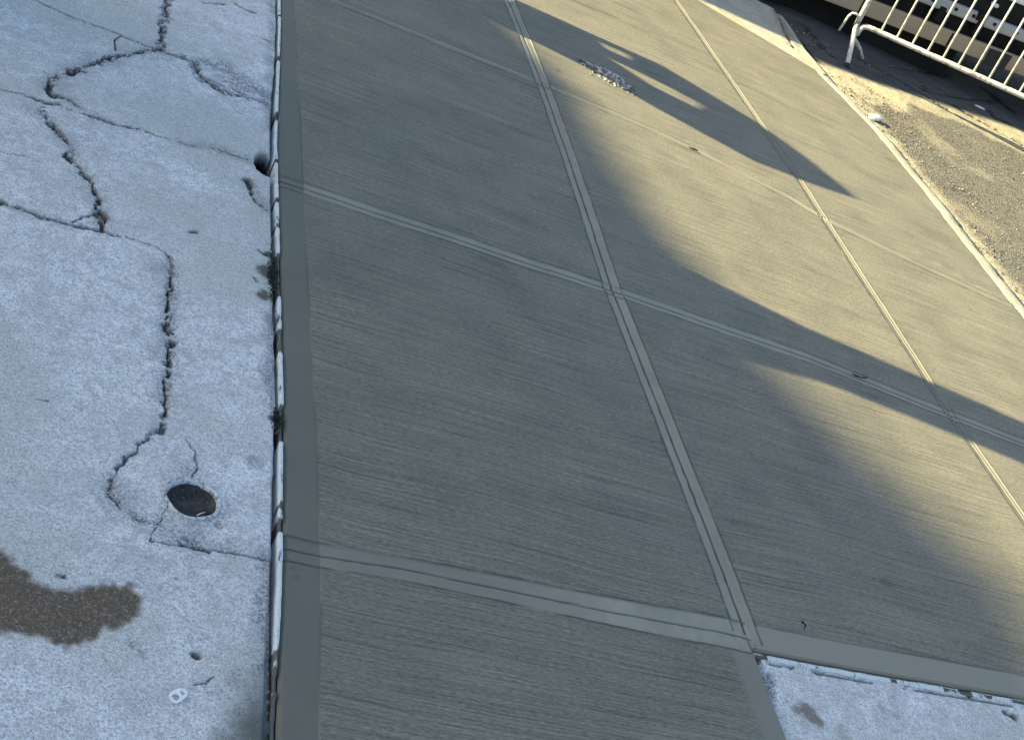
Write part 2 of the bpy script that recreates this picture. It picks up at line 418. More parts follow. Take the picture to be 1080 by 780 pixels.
inL1 = Yn > yLOW(Xn) + 0.01
dL1 = np.where(inL1, dL1, 9.0)
wob = lambda s, a: (fbm(Xn, Yn, 6.0, 3, s) - 0.5) * a
Z = 0.004 * (fbm(Xn, Yn, 1.2, 3, 3) - 0.5) + 0.0022 * (fbm(Xn, Yn, 9, 3, 5) - 0.5)
smooth = np.zeros_like(Z); groove = np.zeros_like(Z); ridge = np.zeros_like(Z)
def tooled(d, half, gw, depth, rim=1.0, chatter=None, strength=1.0, gdark=1.0, light=1.0):
    global Z, smooth, groove, ridge
    d = d + wob(21, 0.0025) + (fbm(Xn, Yn, 55, 2, 23) - 0.5) * 0.0034
    inside = 1 - sstep(half - 0.004, half + 0.003, np.abs(d))
    Z = Z - 0.0022 * inside * strength
    if chatter is not None: Z = Z + chatter * inside
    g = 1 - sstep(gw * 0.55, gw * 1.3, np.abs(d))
    Z = Z - depth * g
    r = np.exp(-((np.abs(d) - half) / 0.003) ** 2)
    e = np.exp(-((d - np.sign(d) * half - 0.0) / 0.0028) ** 2)
    Z = Z + 0.0012 * rim * r * strength * (0.4 + fbm(Xn, Yn, 30, 2, 33))
    smooth = np.maximum(smooth, inside * strength)
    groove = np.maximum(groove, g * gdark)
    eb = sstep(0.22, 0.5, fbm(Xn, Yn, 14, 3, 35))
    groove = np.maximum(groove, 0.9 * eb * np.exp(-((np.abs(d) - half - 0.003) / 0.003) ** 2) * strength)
    ridge = np.maximum(ridge, inside * min(1.0, strength + 0.1) * (0.45 + 0.55 * fbm(Xn, Yn, 12, 3, 37)) * light)
Zb = Z.copy()
chat = 0.003 * sstep(0.9, 1.5, Xn) * (np.abs((Xn * 26 + 0.5 * Yn * 26 + 2.2 * fbm(Xn, Yn, 7, 2, 44)) % 1.0 - 0.5) - 0.25)
tooled(dT3, 0.03 + 0.013 * sstep(0.7, 1.6, Xn), 0.002, 0.004, 1.0, chat, 1.0, 0.7, 0.5 + 0.42 * sstep(0.9, 1.3, Xn) + chat * 170)
tooled(dT2, 0.029, 0.0034, 0.006, 1.3, None, 1.0, 1.0, 0.82)
tooled(dT1, 0.024, 0.003, 0.005, 2.4, None, 0.9, 0.9, 0.5 + 0.35 * sstep(1.9, 1.5, Xn))
tooled(dT0, 0.008, 0.0035, 0.004, 0.5, None, 0.3, 0.7, 0.2)
tooled(dL1, 0.030, 0.0037, 0.006, 1.3, None, 1.0, 1.0, 0.85)
tooled(dL2, 0.021, 0.0032, 0.004, 1.5, None, 0.9, 0.6, 0.22)
# floated borders
lb = 1 - sstep(-0.002, 0.002, dLB)
rb = np.where(Xn > 1.66, 1 - sstep(0.068, 0.074, Yn - yBOT(Xn) + 0.004 * np.sin(Xn * 9) - 0.003 * Xn + 0.004), 0)
bb = np.where((Yn < yLOW(Xn)) & (Xn < 1.7), sstep(1.583, 1.588, Xn), 0)
for b_ in (lb, rb, bb):
    smooth = np.maximum(smooth, b_); Z = Z - 0.0012 * b_
ridge = np.maximum(ridge * (1 - 0.85 * lb), 0.55 * rb + 0.3 * bb)
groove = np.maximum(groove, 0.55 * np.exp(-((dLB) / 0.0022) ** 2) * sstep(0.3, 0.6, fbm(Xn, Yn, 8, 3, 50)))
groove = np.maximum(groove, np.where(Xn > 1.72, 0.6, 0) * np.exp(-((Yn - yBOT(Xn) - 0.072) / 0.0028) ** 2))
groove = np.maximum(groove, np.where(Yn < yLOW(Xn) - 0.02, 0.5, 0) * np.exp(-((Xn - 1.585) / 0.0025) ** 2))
# scuffs and stray marks
def scratch(px, w, depth, arr, amt):
    global Z
    p = pts(px)
    for a, b in zip(p, p[1:]):
        ab = b - a; L = np.dot(ab, ab)
        t = np.clip(((Xn - a[0]) * ab[0] + (Yn - a[1]) * ab[1]) / L, 0, 1)
        d = np.hypot(Xn - a[0] - t * ab[0], Yn - a[1] - t * ab[1])
        g = np.exp(-(d / w) ** 2)
        Z = Z - depth * g; arr[:] = np.maximum(arr, amt * g)
scratch([(385, 398), (405, 405), (425, 412)], 0.003, 0.001, groove, 0.75)
scratch([(432, 92), (500, 116), (578, 147)], 0.004, -0.0006, ridge, 0.3)
scratch([(398, 168), (408, 172), (418, 178)], 0.004, -0.0005, ridge, 0.3)
scratch([(386, 94), (400, 100)], 0.010, 0.0006, groove, 0.4)
scratch([(330, 90), (342, 96)], 0.012, 0.0004, groove, 0.25)
scratch([(890, 228), (960, 262), (1048, 312)], 0.006, -0.001, ridge, 0.35)
_rs = np.random.default_rng(77)
for _ in range(16):
    q = np.array([_rs.uniform(345, 1000), _rs.uniform(120, 760)]); L = _rs.uniform(10, 46)
    scratch([tuple(q), (q[0] + L * 0.5, q[1] + L * 0.14), (q[0] + L, q[1] + L * 0.30)], _rs.uniform(0.0014, 0.003), 0.0006, groove, _rs.uniform(0.25, 0.6))
for _ in range(34):
    q = (_rs.uniform(310, 1050), _rs.uniform(60, 770))
    scratch([q, (q[0] + _rs.uniform(0.6, 2.5), q[1] + _rs.uniform(-1.5, 1.5))], _rs.uniform(0.0018, 0.004), 0.0012, groove, _rs.uniform(0.4, 0.85))
for q in ((346, 345), (309, 598), (312, 606), (305, 590), (604, 282), (612, 240)):
    scratch([q, (q[0] + 2, q[1] + 1)], 0.0035, 0.0015, groove, 0.8)
# rounded arrises
edge = np.minimum.reduce([Xn - xL0(Yn), xR(Yn) - Xn])
Z = Z - 0.006 * (1 - sstep(0, 0.01, edge)) ** 2
tone = sstep(2.2, 1.3, Yn + 0.5 * (fbm(Xn, Yn, 1.3, 3, 60) - 0.5)) * 0.9
P = np.stack([Xn, Yn, Z], -1)
fm = ~((0.5 * (vv[:-1, :-1] + vv[1:, 1:]) < 1.865) & (0.5 * (uu[:-1, :-1] + uu[1:, 1:]) > 1.648))
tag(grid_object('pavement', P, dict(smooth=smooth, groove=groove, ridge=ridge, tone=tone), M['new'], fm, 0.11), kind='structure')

# ------------------------------------------------------------------ crack stamping on separable grids
def stamp(xa, ya, arr, line_px, w_px, jit=0.35, wvar=0.4, zz=0.0, soft=0.22, val=1.0, rng=RNG, isl=True):
    """Draw a ragged polyline (photo pixels, widths in pixels) into arr[x, y]."""
    p = pts(line_px, zz)
    ws = w_px if isinstance(w_px, (list, tuple)) else [w_px] * len(p)
    sc = [np.linalg.norm(at(q[0] + 1, q[1], zz) - at(q[0], q[1], zz)) for q in line_px]
    nodes = []; rad = []
    for i in range(len(p) - 1):
        L = np.linalg.norm(p[i + 1] - p[i]); n = max(1, int(L / 0.022))
        d = (p[i + 1] - p[i]) / max(L, 1e-6); nr = np.array([-d[1], d[0]])
        for j in range(n):
            t = j / n; r = 0.5 * (ws[i] * sc[i] * (1 - t) + ws[i + 1] * sc[i + 1] * t)
            nodes.append(p[i] + (p[i + 1] - p[i]) * t + nr * rng.normal() * r * jit); rad.append(r * (1 + wvar * (rng.random() * 2 - 1)))
    nodes.append(p[-1]); rad.append(0.5 * ws[-1] * sc[-1])
    for a, b, ra, rb_ in zip(nodes, nodes[1:], rad, rad[1:]):
        R = max(ra, rb_) * 1.6 + 0.006
        i0, i1 = np.searchsorted(xa, [min(a[0], b[0]) - R, max(a[0], b[0]) + R])
        j0, j1 = np.searchsorted(ya, [min(a[1], b[1]) - R, max(a[1], b[1]) + R])
        if i1 <= i0 or j1 <= j0: continue
        x, y = np.meshgrid(xa[i0:i1], ya[j0:j1], indexing='ij')
        q = min(0.014, 1.5 * R)
        x, y = x + q * (fbm(x, y, 48, 4, 71, 0.65) - 0.5), y + q * (fbm(x, y, 48, 4, 75, 0.65) - 0.5)
        ab = b - a; L = max(np.dot(ab, ab), 1e-9)
        t = np.clip(((x - a[0]) * ab[0] + (y - a[1]) * ab[1]) / L, 0, 1)
        d = np.hypot(x - a[0] - t * ab[0], y - a[1] - t * ab[1]) / (ra + (rb_ - ra) * t + 1e-5)
        d = d + 1.1 * (fbm(x, y, 130, 3, 70) - 0.5)
        m = (1 - sstep(1 - soft, 1 + soft, d)) * val
        if isl and max(ra, rb_) > 0.0042: m = m * (1 - 0.95 * sstep(0.6, 0.64, fbm(x, y, 75, 2, 79)))
        arr[i0:i1, j0:j1] = np.maximum(arr[i0:i1, j0:j1], m)

def poly_mask(xx, yy, poly, feather, nz=0.0, nscale=40, seed=80):
    """Soft inside mask of a ground polygon with a noisy rim."""
    inside = np.zeros(xx.shape, bool); dist = np.full(xx.shape, 9.0)
    n = len(poly)
    for i in range(n):
        a, b = poly[i], poly[(i + 1) % n]
        c = ((a[1] > yy) != (b[1] > yy)) & (xx < (b[0] - a[0]) * (yy - a[1]) / (b[1] - a[1] + 1e-12) + a[0])
        inside ^= c
        ab = b - a; L = np.dot(ab, ab) + 1e-12
        t = np.clip(((xx - a[0]) * ab[0] + (yy - a[1]) * ab[1]) / L, 0, 1)
        dist = np.minimum(dist, np.hypot(xx - a[0] - t * ab[0], yy - a[1] - t * ab[1]))
    sd = np.where(inside, dist, -dist)
    if nz: sd = sd + nz * (fbm(xx, yy, nscale, 4, seed) - 0.5)
    return sstep(-feather, feather, sd)

def blob(xx, yy, px, r_px, zz=0.0):
    c = at(px[0], px[1], zz); s = np.linalg.norm(at(px[0] + 1, px[1], zz) - c)
    d = np.hypot(xx - c[0], yy - c[1]) / (r_px * s)
    return d

# ------------------------------------------------------------------ old concrete beside the pour
xa = axis((-9, -0.45, 0.25), (-0.45, -0.3, 0.02), (-0.3, 0.578, 0.0023))
ya = axis((-5, 1.1, 0.25), (1.1, 1.25, 0.02), (1.25, 2.2, 0.0021), (2.2, 3.3, 0.0028), (3.3, 4.75, 0.0038), (4.75, 9, 0.15))
xx, yy = np.meshgrid(xa, ya, indexing='ij')
crack = np.zeros_like(xx); brown = np.zeros_like(xx); rough = np.zeros_like(xx); moss = np.zeros_like(xx)
S = lambda *a, **k: stamp(xa, ya, crack, *a, **k)
S([(30, -4), (75, 17), (125, 35), (152, 46), (168, 51)], 2.4, jit=0.15, wvar=0.3)
S([(55, 97), (70, 102), (85, 112), (97, 122), (115, 127), (140, 133), (165, 142), (190, 149)], [8, 6, 5, 6, 5, 4, 3, 2.4])
S([(190, 149), (205, 153)], 1.6, val=0.7); S([(226, 155), (240, 160), (262, 167)], [4, 2.6, 2])
S([(165, 51), (150, 53), (128, 57), (110, 63), (95, 66), (78, 73), (66, 77), (56, 83), (52, 92), (56, 101)], [3, 5, 6, 7, 6, 8, 8, 5, 7, 6])
S([(0, 93), (25, 98), (42, 106), (60, 108), (78, 116), (97, 121)], [2.6, 3, 6, 6, 3.4, 4])
S([(44, 106), (46, 117), (55, 130), (64, 142), (77, 156), (73, 165), (85, 178), (96, 190), (101, 202), (103, 215), (108, 228), (110, 243)], [6, 6, 6, 6, 4, 7, 6, 6, 6, 7, 10, 5])
S([(0, 212), (20, 217), (45, 228), (75, 236), (105, 242), (122, 247), (142, 251)], [7, 4.5, 4.5, 5, 4, 4, 2.2])
S([(142, 251), (165, 259), (180, 270)], 1.5, val=0.6)
S([(101, 224), (86, 228), (78, 233)], 3.0); S([(127, 35), (121, 45), (122, 52)], 2.0); S([(0, 158), (12, 161), (26, 164)], 1.4, val=0.6)
S([(160, 565), (161, 570), (188, 573), (212, 578), (240, 581), (258, 583), (287, 590)], [1.6, 2, 1.8, 2.2, 1.6, 2, 2], jit=0.5)
S([(190, 535), (178, 534), (160, 562)], 1.2, val=0.4); S([(207, 478), (208, 492), (201, 505)], 1.4, val=0.5); S([(195, 462), (203, 472), (207, 480)], 1.3, val=0.4)
S([(265, 190), (263, 198), (272, 212), (284, 221)], [7, 5, 3, 4]); S([(202, 243), (208, 243)], 4)
S([(270, 37), (284, 44)], 2.2); S([(250, 4), (258, 10), (268, 13)], 3); S([(215, 3), (238, 4)], 2, val=0.7)
S([(205, 690), (210, 691)], 6, val=0.75); S([(62, 605), (68, 606)], 4.5, val=0.8); S([(205, 722), (216, 720), (223, 713)], [1, 2.2, 1.4], val=0.5)
S([(40, 420), (50, 422)], 1.8, val=0.6); S([(273, 262), (280, 267)], 3); S([(268, 291), (272, 295)], 3, val=0.7)
# wear spreading from the main cracks
for ln, w in (([(168, 51), (128, 57), (95, 66), (62, 78), (52, 92), (70, 103), (97, 122), (140, 133)], 15), ([(46, 117), (64, 142), (77, 158), (96, 190), (103, 215), (108, 238)], 16), ([(0, 212), (45, 228), (105, 242)], 10), ([(178, 280), (178, 340), (176, 420)], 20),
              ([(115, 510), (135, 540), (190, 560), (240, 578)], 26), ([(190, 149), (226, 156), (262, 167)], 12), ([(262, 190), (284, 221)], 14), ([(200, 500), (206, 552), (228, 540)], 20)):
    stamp(xa, ya, rough, ln, w, jit=0.3, soft=0.95, val=0.42, isl=False)
# rough, crumbled bands
R_ = lambda *a, **k: stamp(xa, ya, rough, *a, **k)
R_([(178, -4), (174, 20), (172, 34), (169, 52)], 7, jit=0.3)
S([(178, -4), (174, 20), (172, 34), (170, 50)], [2.4, 2.6, 3.4, 4], jit=1.1, wvar=0.8, val=0.8)
R_([(168, 51), (185, 57), (205, 64), (213, 78), (236, 95), (262, 101), (286, 112)], [5, 6, 12, 12, 14, 12, 12], soft=0.6)
R_([(215, 62), (235, 72), (262, 90), (284, 100)], [12, 18, 20, 18], soft=0.8, val=0.75)
S([(205, 63), (209, 76), (222, 88), (238, 96), (262, 104)], 2.6, jit=1.2, wvar=0.8, val=0.85); S([(178, 56), (196, 61)], 2)
R_([(180, 270), (180, 300), (177, 330), (179, 360), (176, 400), (174, 440)], [7, 9, 9, 11, 8, 6], soft=0.7)
S([(181, 290), (178, 320), (177, 335), (179, 352), (179, 368), (177, 384), (175, 410), (174, 436)], [2, 3, 4.5, 5, 6, 6, 3.6, 3], jit=0.8, wvar=0.7, val=0.85)
S([(172, 446), (170, 455)], [6, 7], val=0.8)
R_([(166, 452), (152, 464), (134, 482), (118, 500), (115, 518), (130, 535), (150, 545), (172, 552)], [4, 5, 6, 9, 13, 12, 10, 7], soft=0.7, val=0.95)
S([(157, 460), (136, 481), (119, 501), (116, 517), (128, 533)], [1.6, 2, 3, 4, 2.5], jit=1.0, wvar=0.8, val=0.55)
R_([(190, 570), (203, 566), (218, 578)], [10, 22, 8], soft=0.8); R_([(215, 545), (232, 552)], [12, 8], soft=0.9, val=0.8)
S([(193, 573), (206, 576), (222, 579)], [4, 7, 3], val=0.75)
R_([(140, 680), (152, 692)], [14, 8], soft=0.9, val=0.4)
# brown gravelly patch
pb = pts([(-20, 575), (0, 581), (20, 594), (38, 612), (70, 621), (100, 618), (120, 614), (138, 615), (151, 630), (150, 648), (130, 660), (108, 663), (95, 674), (72, 682), (50, 672), (25, 667), (-20, 668)])
brown = np.maximum(brown, poly_mask(xx, yy, pb, 0.010, 0.026, 70))
brown = np.maximum(brown, 0.9 * (1 - sstep(0.6, 1.3, blob(xx, yy, (107, 226), 9) + 0.6 * (fbm(xx, yy, 70, 3, 66) - 0.5))))
for c, r in (((207, 690), 6), ((62, 606), 4), ((186, 608), 3)):
    brown = np.maximum(brown, 0.5 * (1 - sstep(0.5, 1.4, blob(xx, yy, c, r) + 0.8 * (fbm(xx, yy, 90, 3, 67) - 0.5))))
# grime along the edge strip
ed = xL0(yy) - 0.02 - xx
gr = (1 - sstep(0.0, 0.035, ed + 0.05 * (fbm(xx, yy, 25, 4, 90) - 0.5))) * sstep(0.42, 0.6, fbm(xx, yy * 0.6, 6, 3, 91))
rough = np.maximum(rough, 0.7 * gr)
low = (1 - sstep(0.0, 0.11, ed + 0.12 * (fbm(xx, yy, 18, 4, 92) - 0.5))) * sstep(1.62, 1.38, yy)
moss = np.maximum(moss, 0.85 * low)
for c, r in (((284, 285), 13), ((280, 310), 9), ((286, 268), 7), ((288, 440), 6)):
    moss = np.maximum(moss, 0.9 * (1 - sstep(0.45, 1.2, blob(xx, yy, c, r) + 0.9 * (fbm(xx, yy, 70, 4, 93) - 0.5))))
moss = np.maximum(moss, 0.35 * (1 - sstep(0.4, 1.3, blob(xx, yy, (270, 487), 12) + 0.7 * (fbm(xx, yy, 60, 3, 95) - 0.5))))
hole = 1 - sstep(0.5, 1.0, np.hypot((xx - at(281, 171)[0]) / 0.036, (yy - at(281, 171)[1]) / 0.075) + 0.25 * (fbm(xx, yy, 80, 3, 96) - 0.5))
Z = 0.008 * (fbm(xx, yy, 1.4, 4, 7) - 0.5) + 0.003 * (fbm(xx, yy, 14, 3, 8) - 0.5) + 0.0012 * (fbm(xx, yy, 90, 2, 9) - 0.5)
Z += 0.0035 * (fbm(xx, yy, 260, 2, 12) - 0.5) * rough - 0.004 * rough
Z -= 0.013 * crack; Z -= 0.09 * hole; Z += 0.003 * (fbm(xx, yy, 120, 2, 14) - 0.5) * brown - 0.002 * brown
Z -= 0.01 * (1 - sstep(0, 0.006, xL0(yy) - 0.02 - xx))
pit = np.clip(hole * 2.5, 0, 1)
CAP = at(203, 525.5)
dc = np.hypot(xx - CAP[0], yy - CAP[1])
col = np.exp(-((dc - 0.059) / 0.008) ** 2)
Z += 0.003 * col
Z = np.where(dc < 0.0485, -0.05, Z)
rough = np.maximum(rough, 0.35 * np.exp(-((dc - 0.066) / 0.006) ** 2) * sstep(0.4, 0.6, fbm(xx, yy, 40, 3, 15)))
Xe = xx.copy()
Xe[-1, :] = xL0(ya) - 0.020 + 0.005 * (fbm(ya, ya * 0, 30, 3, 19) - 0.5)
P = np.stack([Xe, yy, Z - 0.002], -1)
tag(grid_object('old_pavement', P, dict(crack=crack, brown=brown, rough=rough, moss=moss, pit=pit), M['old'], None, 0.09), kind='structure')

# ------------------------------------------------------------------ old slab in the lower right
xa = axis((1.652, 2.6, 0.0026), (2.6, 3.86, 0.05)); tv = axis((0, 0.62, 0.05), (0.62, 0.86, 0.004), (0.86, 1.0, 0.0025 / 3))
t2, _ = np.meshgrid(tv, xa); xx = np.meshgrid(tv, xa)[1]
yy = 0.9 + (yBOT(xx) - 0.004 - 0.9) * t2
yy = np.where(t2 <= 0.62, -5 + (0.9 + (yBOT(xx) - 0.904) * 0.62 + 5) * t2 / 0.62, yy)
crack = np.zeros_like(xx); brown = np.zeros_like(xx); rough = np.zeros_like(xx); moss = np.zeros_like(xx)
de = yBOT(xx) - yy; dl = xx - 1.65
strip_ = (1 - sstep(0.026, 0.03, de + 0.006 * (fbm(xx, yy, 30, 3, 101) - 0.5)))
for px, r in (((800, 690), 4), ((835, 695), 5), ((866, 701), 5), ((899, 704), 6), ((959, 715), 4), ((975, 718), 3), ((985, 721), 4), ((1019, 725), 3), ((1026, 727), 4), ((1066, 748), 3), ((1074, 752), 3), ((808, 682), 4)):
    c = at(px[0], px[1]); s = np.linalg.norm(at(px[0] + 1, px[1]) - c)
    d = np.hypot((xx - c[0]) / (1.7 * r * s), (yy - c[1]) / (r * s * 1.3)) + 0.6 * (fbm(xx, yy, 90, 3, 102) - 0.5)
    crack = np.maximum(crack, 1 - sstep(0.5, 0.9, d))
line = np.exp(-((de - 0.028) / 0.003) ** 2) * sstep(0.38, 0.52, fbm(xx, yy, 18, 3, 103))
crack = np.maximum(crack, 0.8 * line)
rough = np.maximum(rough, (1 - sstep(0.01, 0.03, dl + 0.03 * (fbm(xx, yy, 30, 4, 104) - 0.5))) * sstep(0.35, 0.55, fbm(xx, yy, 9, 3, 105)))
for px, r in (((815, 710), 9), ((815, 725), 8)):
    rough = np.maximum(rough, 1 - sstep(0.3, 1.2, blob(xx, yy, px, r) + 0.9 * (fbm(xx, yy, 60, 4, 106) - 0.5)))
for px, r, a in (((858, 748), 13, 0.8), ((845, 745), 7, 0.7), ((868, 756), 7, 0.7), ((893, 768), 10, 0.35), ((934, 742), 6, 0.35), ((950, 752), 4, 0.3)):
    brown = np.maximum(brown, a * (1 - sstep(0.35, 1.15, blob(xx, yy, px, r) + 1.1 * (fbm(xx, yy, 55, 4, 107) - 0.5))))
Z = -0.012 + 0.006 * (fbm(xx, yy, 2, 4, 108) - 0.5) + 0.002 * (fbm(xx, yy, 60, 3, 109) - 0.5) - 0.014 * crack - 0.004 * rough
P = np.stack([xx, yy, Z], -1)
P[0, :, 0] += 0.004 * (fbm(yy[0], yy[0] * 0, 40, 3, 110) - 0.5) + 0.002
tag(grid_object('lower_pavement', P, dict(crack=crack, brown=brown, rough=rough, moss=moss), M['old'], None, 0.09), kind='structure')

# ------------------------------------------------------------------ bright old concrete at the corner and the kerb
def resample(p, n):
    p = np.array(p, float); d = np.r_[0, np.cumsum(np.hypot(*np.diff(p, axis=0).T))]
    t = np.linspace(0, d[-1], n); return np.stack([np.interp(t, d, p[:, 0]), np.interp(t, d, p[:, 1])], -1)
N1, N2 = 420, 90
inn = resample([(1.9, 7.87), (3.119, 7.16), (3.476, 6.963), (3.808, 6.762), (3.84, 6.74)], N1)
outp = resample([(1.9, 7.95), (3.3, 7.93), (3.79, 7.87), (3.93, 7.84), (3.97, 7.74), (3.945, 7.523), (3.90, 7.25), (3.878, 7.134), (3.87, 6.9), (3.865, 6.75)], N1)
t = np.linspace(0, 1, N2)[None, :, None]
P2 = inn[:, None] * (1 - t) + outp[:, None] * t
xx, yy = P2[..., 0], P2[..., 1]
wl = pts([(812, -2), (818, 10), (824, 24), (832, 42), (838, 52)])
dw = np.full(xx.shape, 9.0)
for a, b in zip(wl, wl[1:]):
    ab = b - a; tt = np.clip(((xx - a[0]) * ab[0] + (yy - a[1]) * ab[1]) / np.dot(ab, ab), 0, 1)
    dw = np.minimum(dw, np.hypot(xx - a[0] - tt * ab[0], yy - a[1] - tt * ab[1]))
crack = 1 - sstep(0.006, 0.016, dw + 0.03 * (fbm(xx, yy, 30, 3, 120) - 0.5))
rough = 0.6 * (1 - sstep(0.02, 0.07, dw + 0.08 * (fbm(xx, yy, 20, 3, 121) - 0.5)))
tt = np.broadcast_to(np.linspace(0, 1, N2)[None], xx.shape)
Z = 0.004 + 0.006 * (fbm(xx, yy, 3, 3, 122) - 0.5) + 0.003 * (fbm(xx, yy, 25, 3, 123) - 0.5) - 0.02 * crack - 0.05 * sstep(0.9, 1.0, tt) ** 2
tag(grid_object('corner_pavement', np.stack([xx, yy, Z], -1), dict(crack=crack * 0.8, brown=np.zeros_like(xx), rough=rough, moss=np.zeros_like(xx)), M['kerb'], None, 0.12), kind='structure')

ya = axis((-5, 1.5, 0.2), (1.5, 6.78, 0.008)); wv = np.linspace(0, 1, 12)
kw = 0.085 + 0.02 * (fbm(ya, ya * 0, 3, 3, 130) - 0.5)
xx = (xR(ya) + 0.003 + 0.012 * (fbm(ya, ya * 0, 22, 3, 131) - 0.5))[:, None] + kw[:, None] * wv[None]
yy = np.broadcast_to(ya[:, None], xx.shape)
Z = -0.001 + 0.005 * (fbm(xx, yy, 12, 3, 132) - 0.5) - 0.006 * wv[None] ** 4 - 0.004 * (1 - wv[None]) ** 6
rg = 0.5 * sstep(0.55, 0.7, fbm(xx, yy, 40, 3, 133))
tag(grid_object('kerb', np.stack([xx, yy, Z], -1), dict(crack=np.zeros_like(xx), brown=np.zeros_like(xx), rough=rg * 0.5, moss=np.zeros_like(xx)), M['kerb'], None, 0.1), kind='structure')

# ------------------------------------------------------------------ road
xa = axis((-30, 3.3, 0.6), (3.3, 3.8, 0.05), (3.8, 6.6, 0.0095), (6.6, 8, 0.08), (8, 40, 0.8)); ya = axis((-30, 4.0, 0.6), (4.0, 8.9, 0.0105), (8.9, 10.5, 0.08), (10.5, 40, 0.8))
xx, yy = np.meshgrid(xa, ya, indexing='ij')
RZ = -0.03
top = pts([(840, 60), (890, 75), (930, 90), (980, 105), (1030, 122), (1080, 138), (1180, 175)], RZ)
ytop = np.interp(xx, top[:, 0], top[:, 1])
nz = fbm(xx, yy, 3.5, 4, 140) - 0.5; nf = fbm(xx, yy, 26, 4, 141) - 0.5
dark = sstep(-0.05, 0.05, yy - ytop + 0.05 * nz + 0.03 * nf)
aspoly = pts([(898, 106), (925, 119), (955, 113), (985, 118), (1020, 130), (1060, 150), (1120, 185), (1500, 400), (1500, 900), (1080, 322), (1035, 262), (990, 205), (958, 168), (930, 142), (908, 118)], RZ)
asp = poly_mask(xx, yy, aspoly, 0.05, 0.28, 6, 142)
dust = (1 - asp) * (1 - dark)
dust = np.where(yy < 3.6, 0.4, dust)
dust = np.clip(dust * (0.72 + 0.6 * nz) + 0.25 * sstep(0.08, 0.25, nz) * asp * (1 - dark), 0, 1)
dust = np.maximum(dust, (1 - dark) * 0.9 * (1 - sstep(0.05, 0.19, xx - xR(np.minimum(yy, 6.75)) - 0.09 + 0.1 * nz + 0.08 * nf)))
crack = np.zeros_like(xx)
for ln, w in (([(905, 62), (935, 78), (960, 92), (985, 107), (1002, 117)], 3.0), ([(1008, 112), (1030, 126), (1055, 140), (1085, 156)], 3.0),
              ([(1040, 95), (1052, 106), (1068, 118)], 3.0), ([(1045, 118), (1050, 125), (1065, 130)], 2.5), ([(985, 98), (1010, 103), (1050, 108)], 1.5), ([(935, 70), (960, 74), (1000, 80)], 1.5),
              ([(850, 28), (868, 50), (880, 61)], 3.0), ([(836, 30), (846, 46), (862, 70)], 4.0)):
    stamp(xa, ya, crack, ln, w, jit=0.4, wvar=0.5, zz=RZ, val=0.8)
grv = sstep(0.35, 0.6, fbm(xx, yy, 9, 3, 150))
Z = RZ + 0.012 * nz + 0.006 * dust * nf + 0.003 * (fbm(xx, yy, 70, 2, 151) - 0.5) - 0.01 * crack
Z -= 0.03 * sstep(7.2, 7.6, yy) * (1 - sstep(3.9, 4.3, xx))
Z = np.where((xx < 3.9) & (yy < 6.8) | (xx < 3.5) & (yy < 7.7), -0.145, Z)
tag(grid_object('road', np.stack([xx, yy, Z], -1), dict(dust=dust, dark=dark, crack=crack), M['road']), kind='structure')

# ------------------------------------------------------------------ loose grit
def stones(name, spots, mat, seed):
    rg = random.Random(seed); bm = bmesh.new()
    for x, y, z, r in spots:
        R = bmesh.ops.create_icosphere(bm, subdivisions=1, radius=r)
        sx, sy, sz = (rg.uniform(0.7, 1.3) for _ in range(3)); a = rg.uniform(0, 6.3)
        for v in R['verts']:
            c = v.co; c = Vector((c.x * sx * rg.uniform(0.8, 1.2), c.y * sy * rg.uniform(0.8, 1.2), c.z * sz * 0.7))
            v.co = Vector((c.x * math.cos(a) - c.y * math.sin(a) + x, c.x * math.sin(a) + c.y * math.cos(a) + y, c.z + z))
    return mesh_object(name, bm, mat)

rg = random.Random(3); sp = []
while len(sp) < 1500:
    x = rg.uniform(3.97, 5.6); y = rg.uniform(4.4, 7.1)
    w = math.exp(-(x - 3.97) / 0.25) + (0.9 if y > 6.2 and x < 4.5 else 0) + 0.12
    if rg.random() < w and y < 7.0 + 0.28 * (x - 4.1): sp.append((x, y, RZ + 0.002, rg.choice((0.002, 0.002, 0.003, 0.003, 0.004, 0.005, 0.007))))
for _ in range(160):
    sp.append((rg.uniform(3.95, 4.7), rg.uniform(7.0, 7.8), RZ - 0.005, rg.choice((0.005, 0.008, 0.011))))
tag(stones('gravel', sp, M['pebble'], 5), 'loose tan and dark gravel scattered over the dusty road beside the kerb', 'gravel', kind='stuff')
sp = []
for ln, r in (([(46, 110), (55, 130), (77, 156), (85, 178), (101, 202), (105, 220)], 0.003), ([(150, 53), (110, 63), (78, 73), (56, 83), (52, 92)], 0.003), ([(179, 300), (178, 340), (179, 365), (176, 400)], 0.0035),
              ([(206, 64), (213, 78), (236, 95), (262, 101), (284, 110)], 0.004), ([(116, 505), (125, 530), (150, 545)], 0.0025), ([(195, 572), (215, 577)], 0.003)):
    p = pts(ln)
    for a, b in zip(p, p[1:]):
        for _ in range(int(np.linalg.norm(b - a) / 0.012)):
            q = a + (b - a) * rg.random(); sp.append((q[0] + rg.gauss(0, r * 1.8), q[1] + rg.gauss(0, r * 1.8), -0.006, r * rg.uniform(0.5, 1.25)))
tag(stones('crumbs', sp, M['stone'], 6), 'small concrete crumbs lying in the cracks of the old pavement', 'crumbs', kind='stuff')

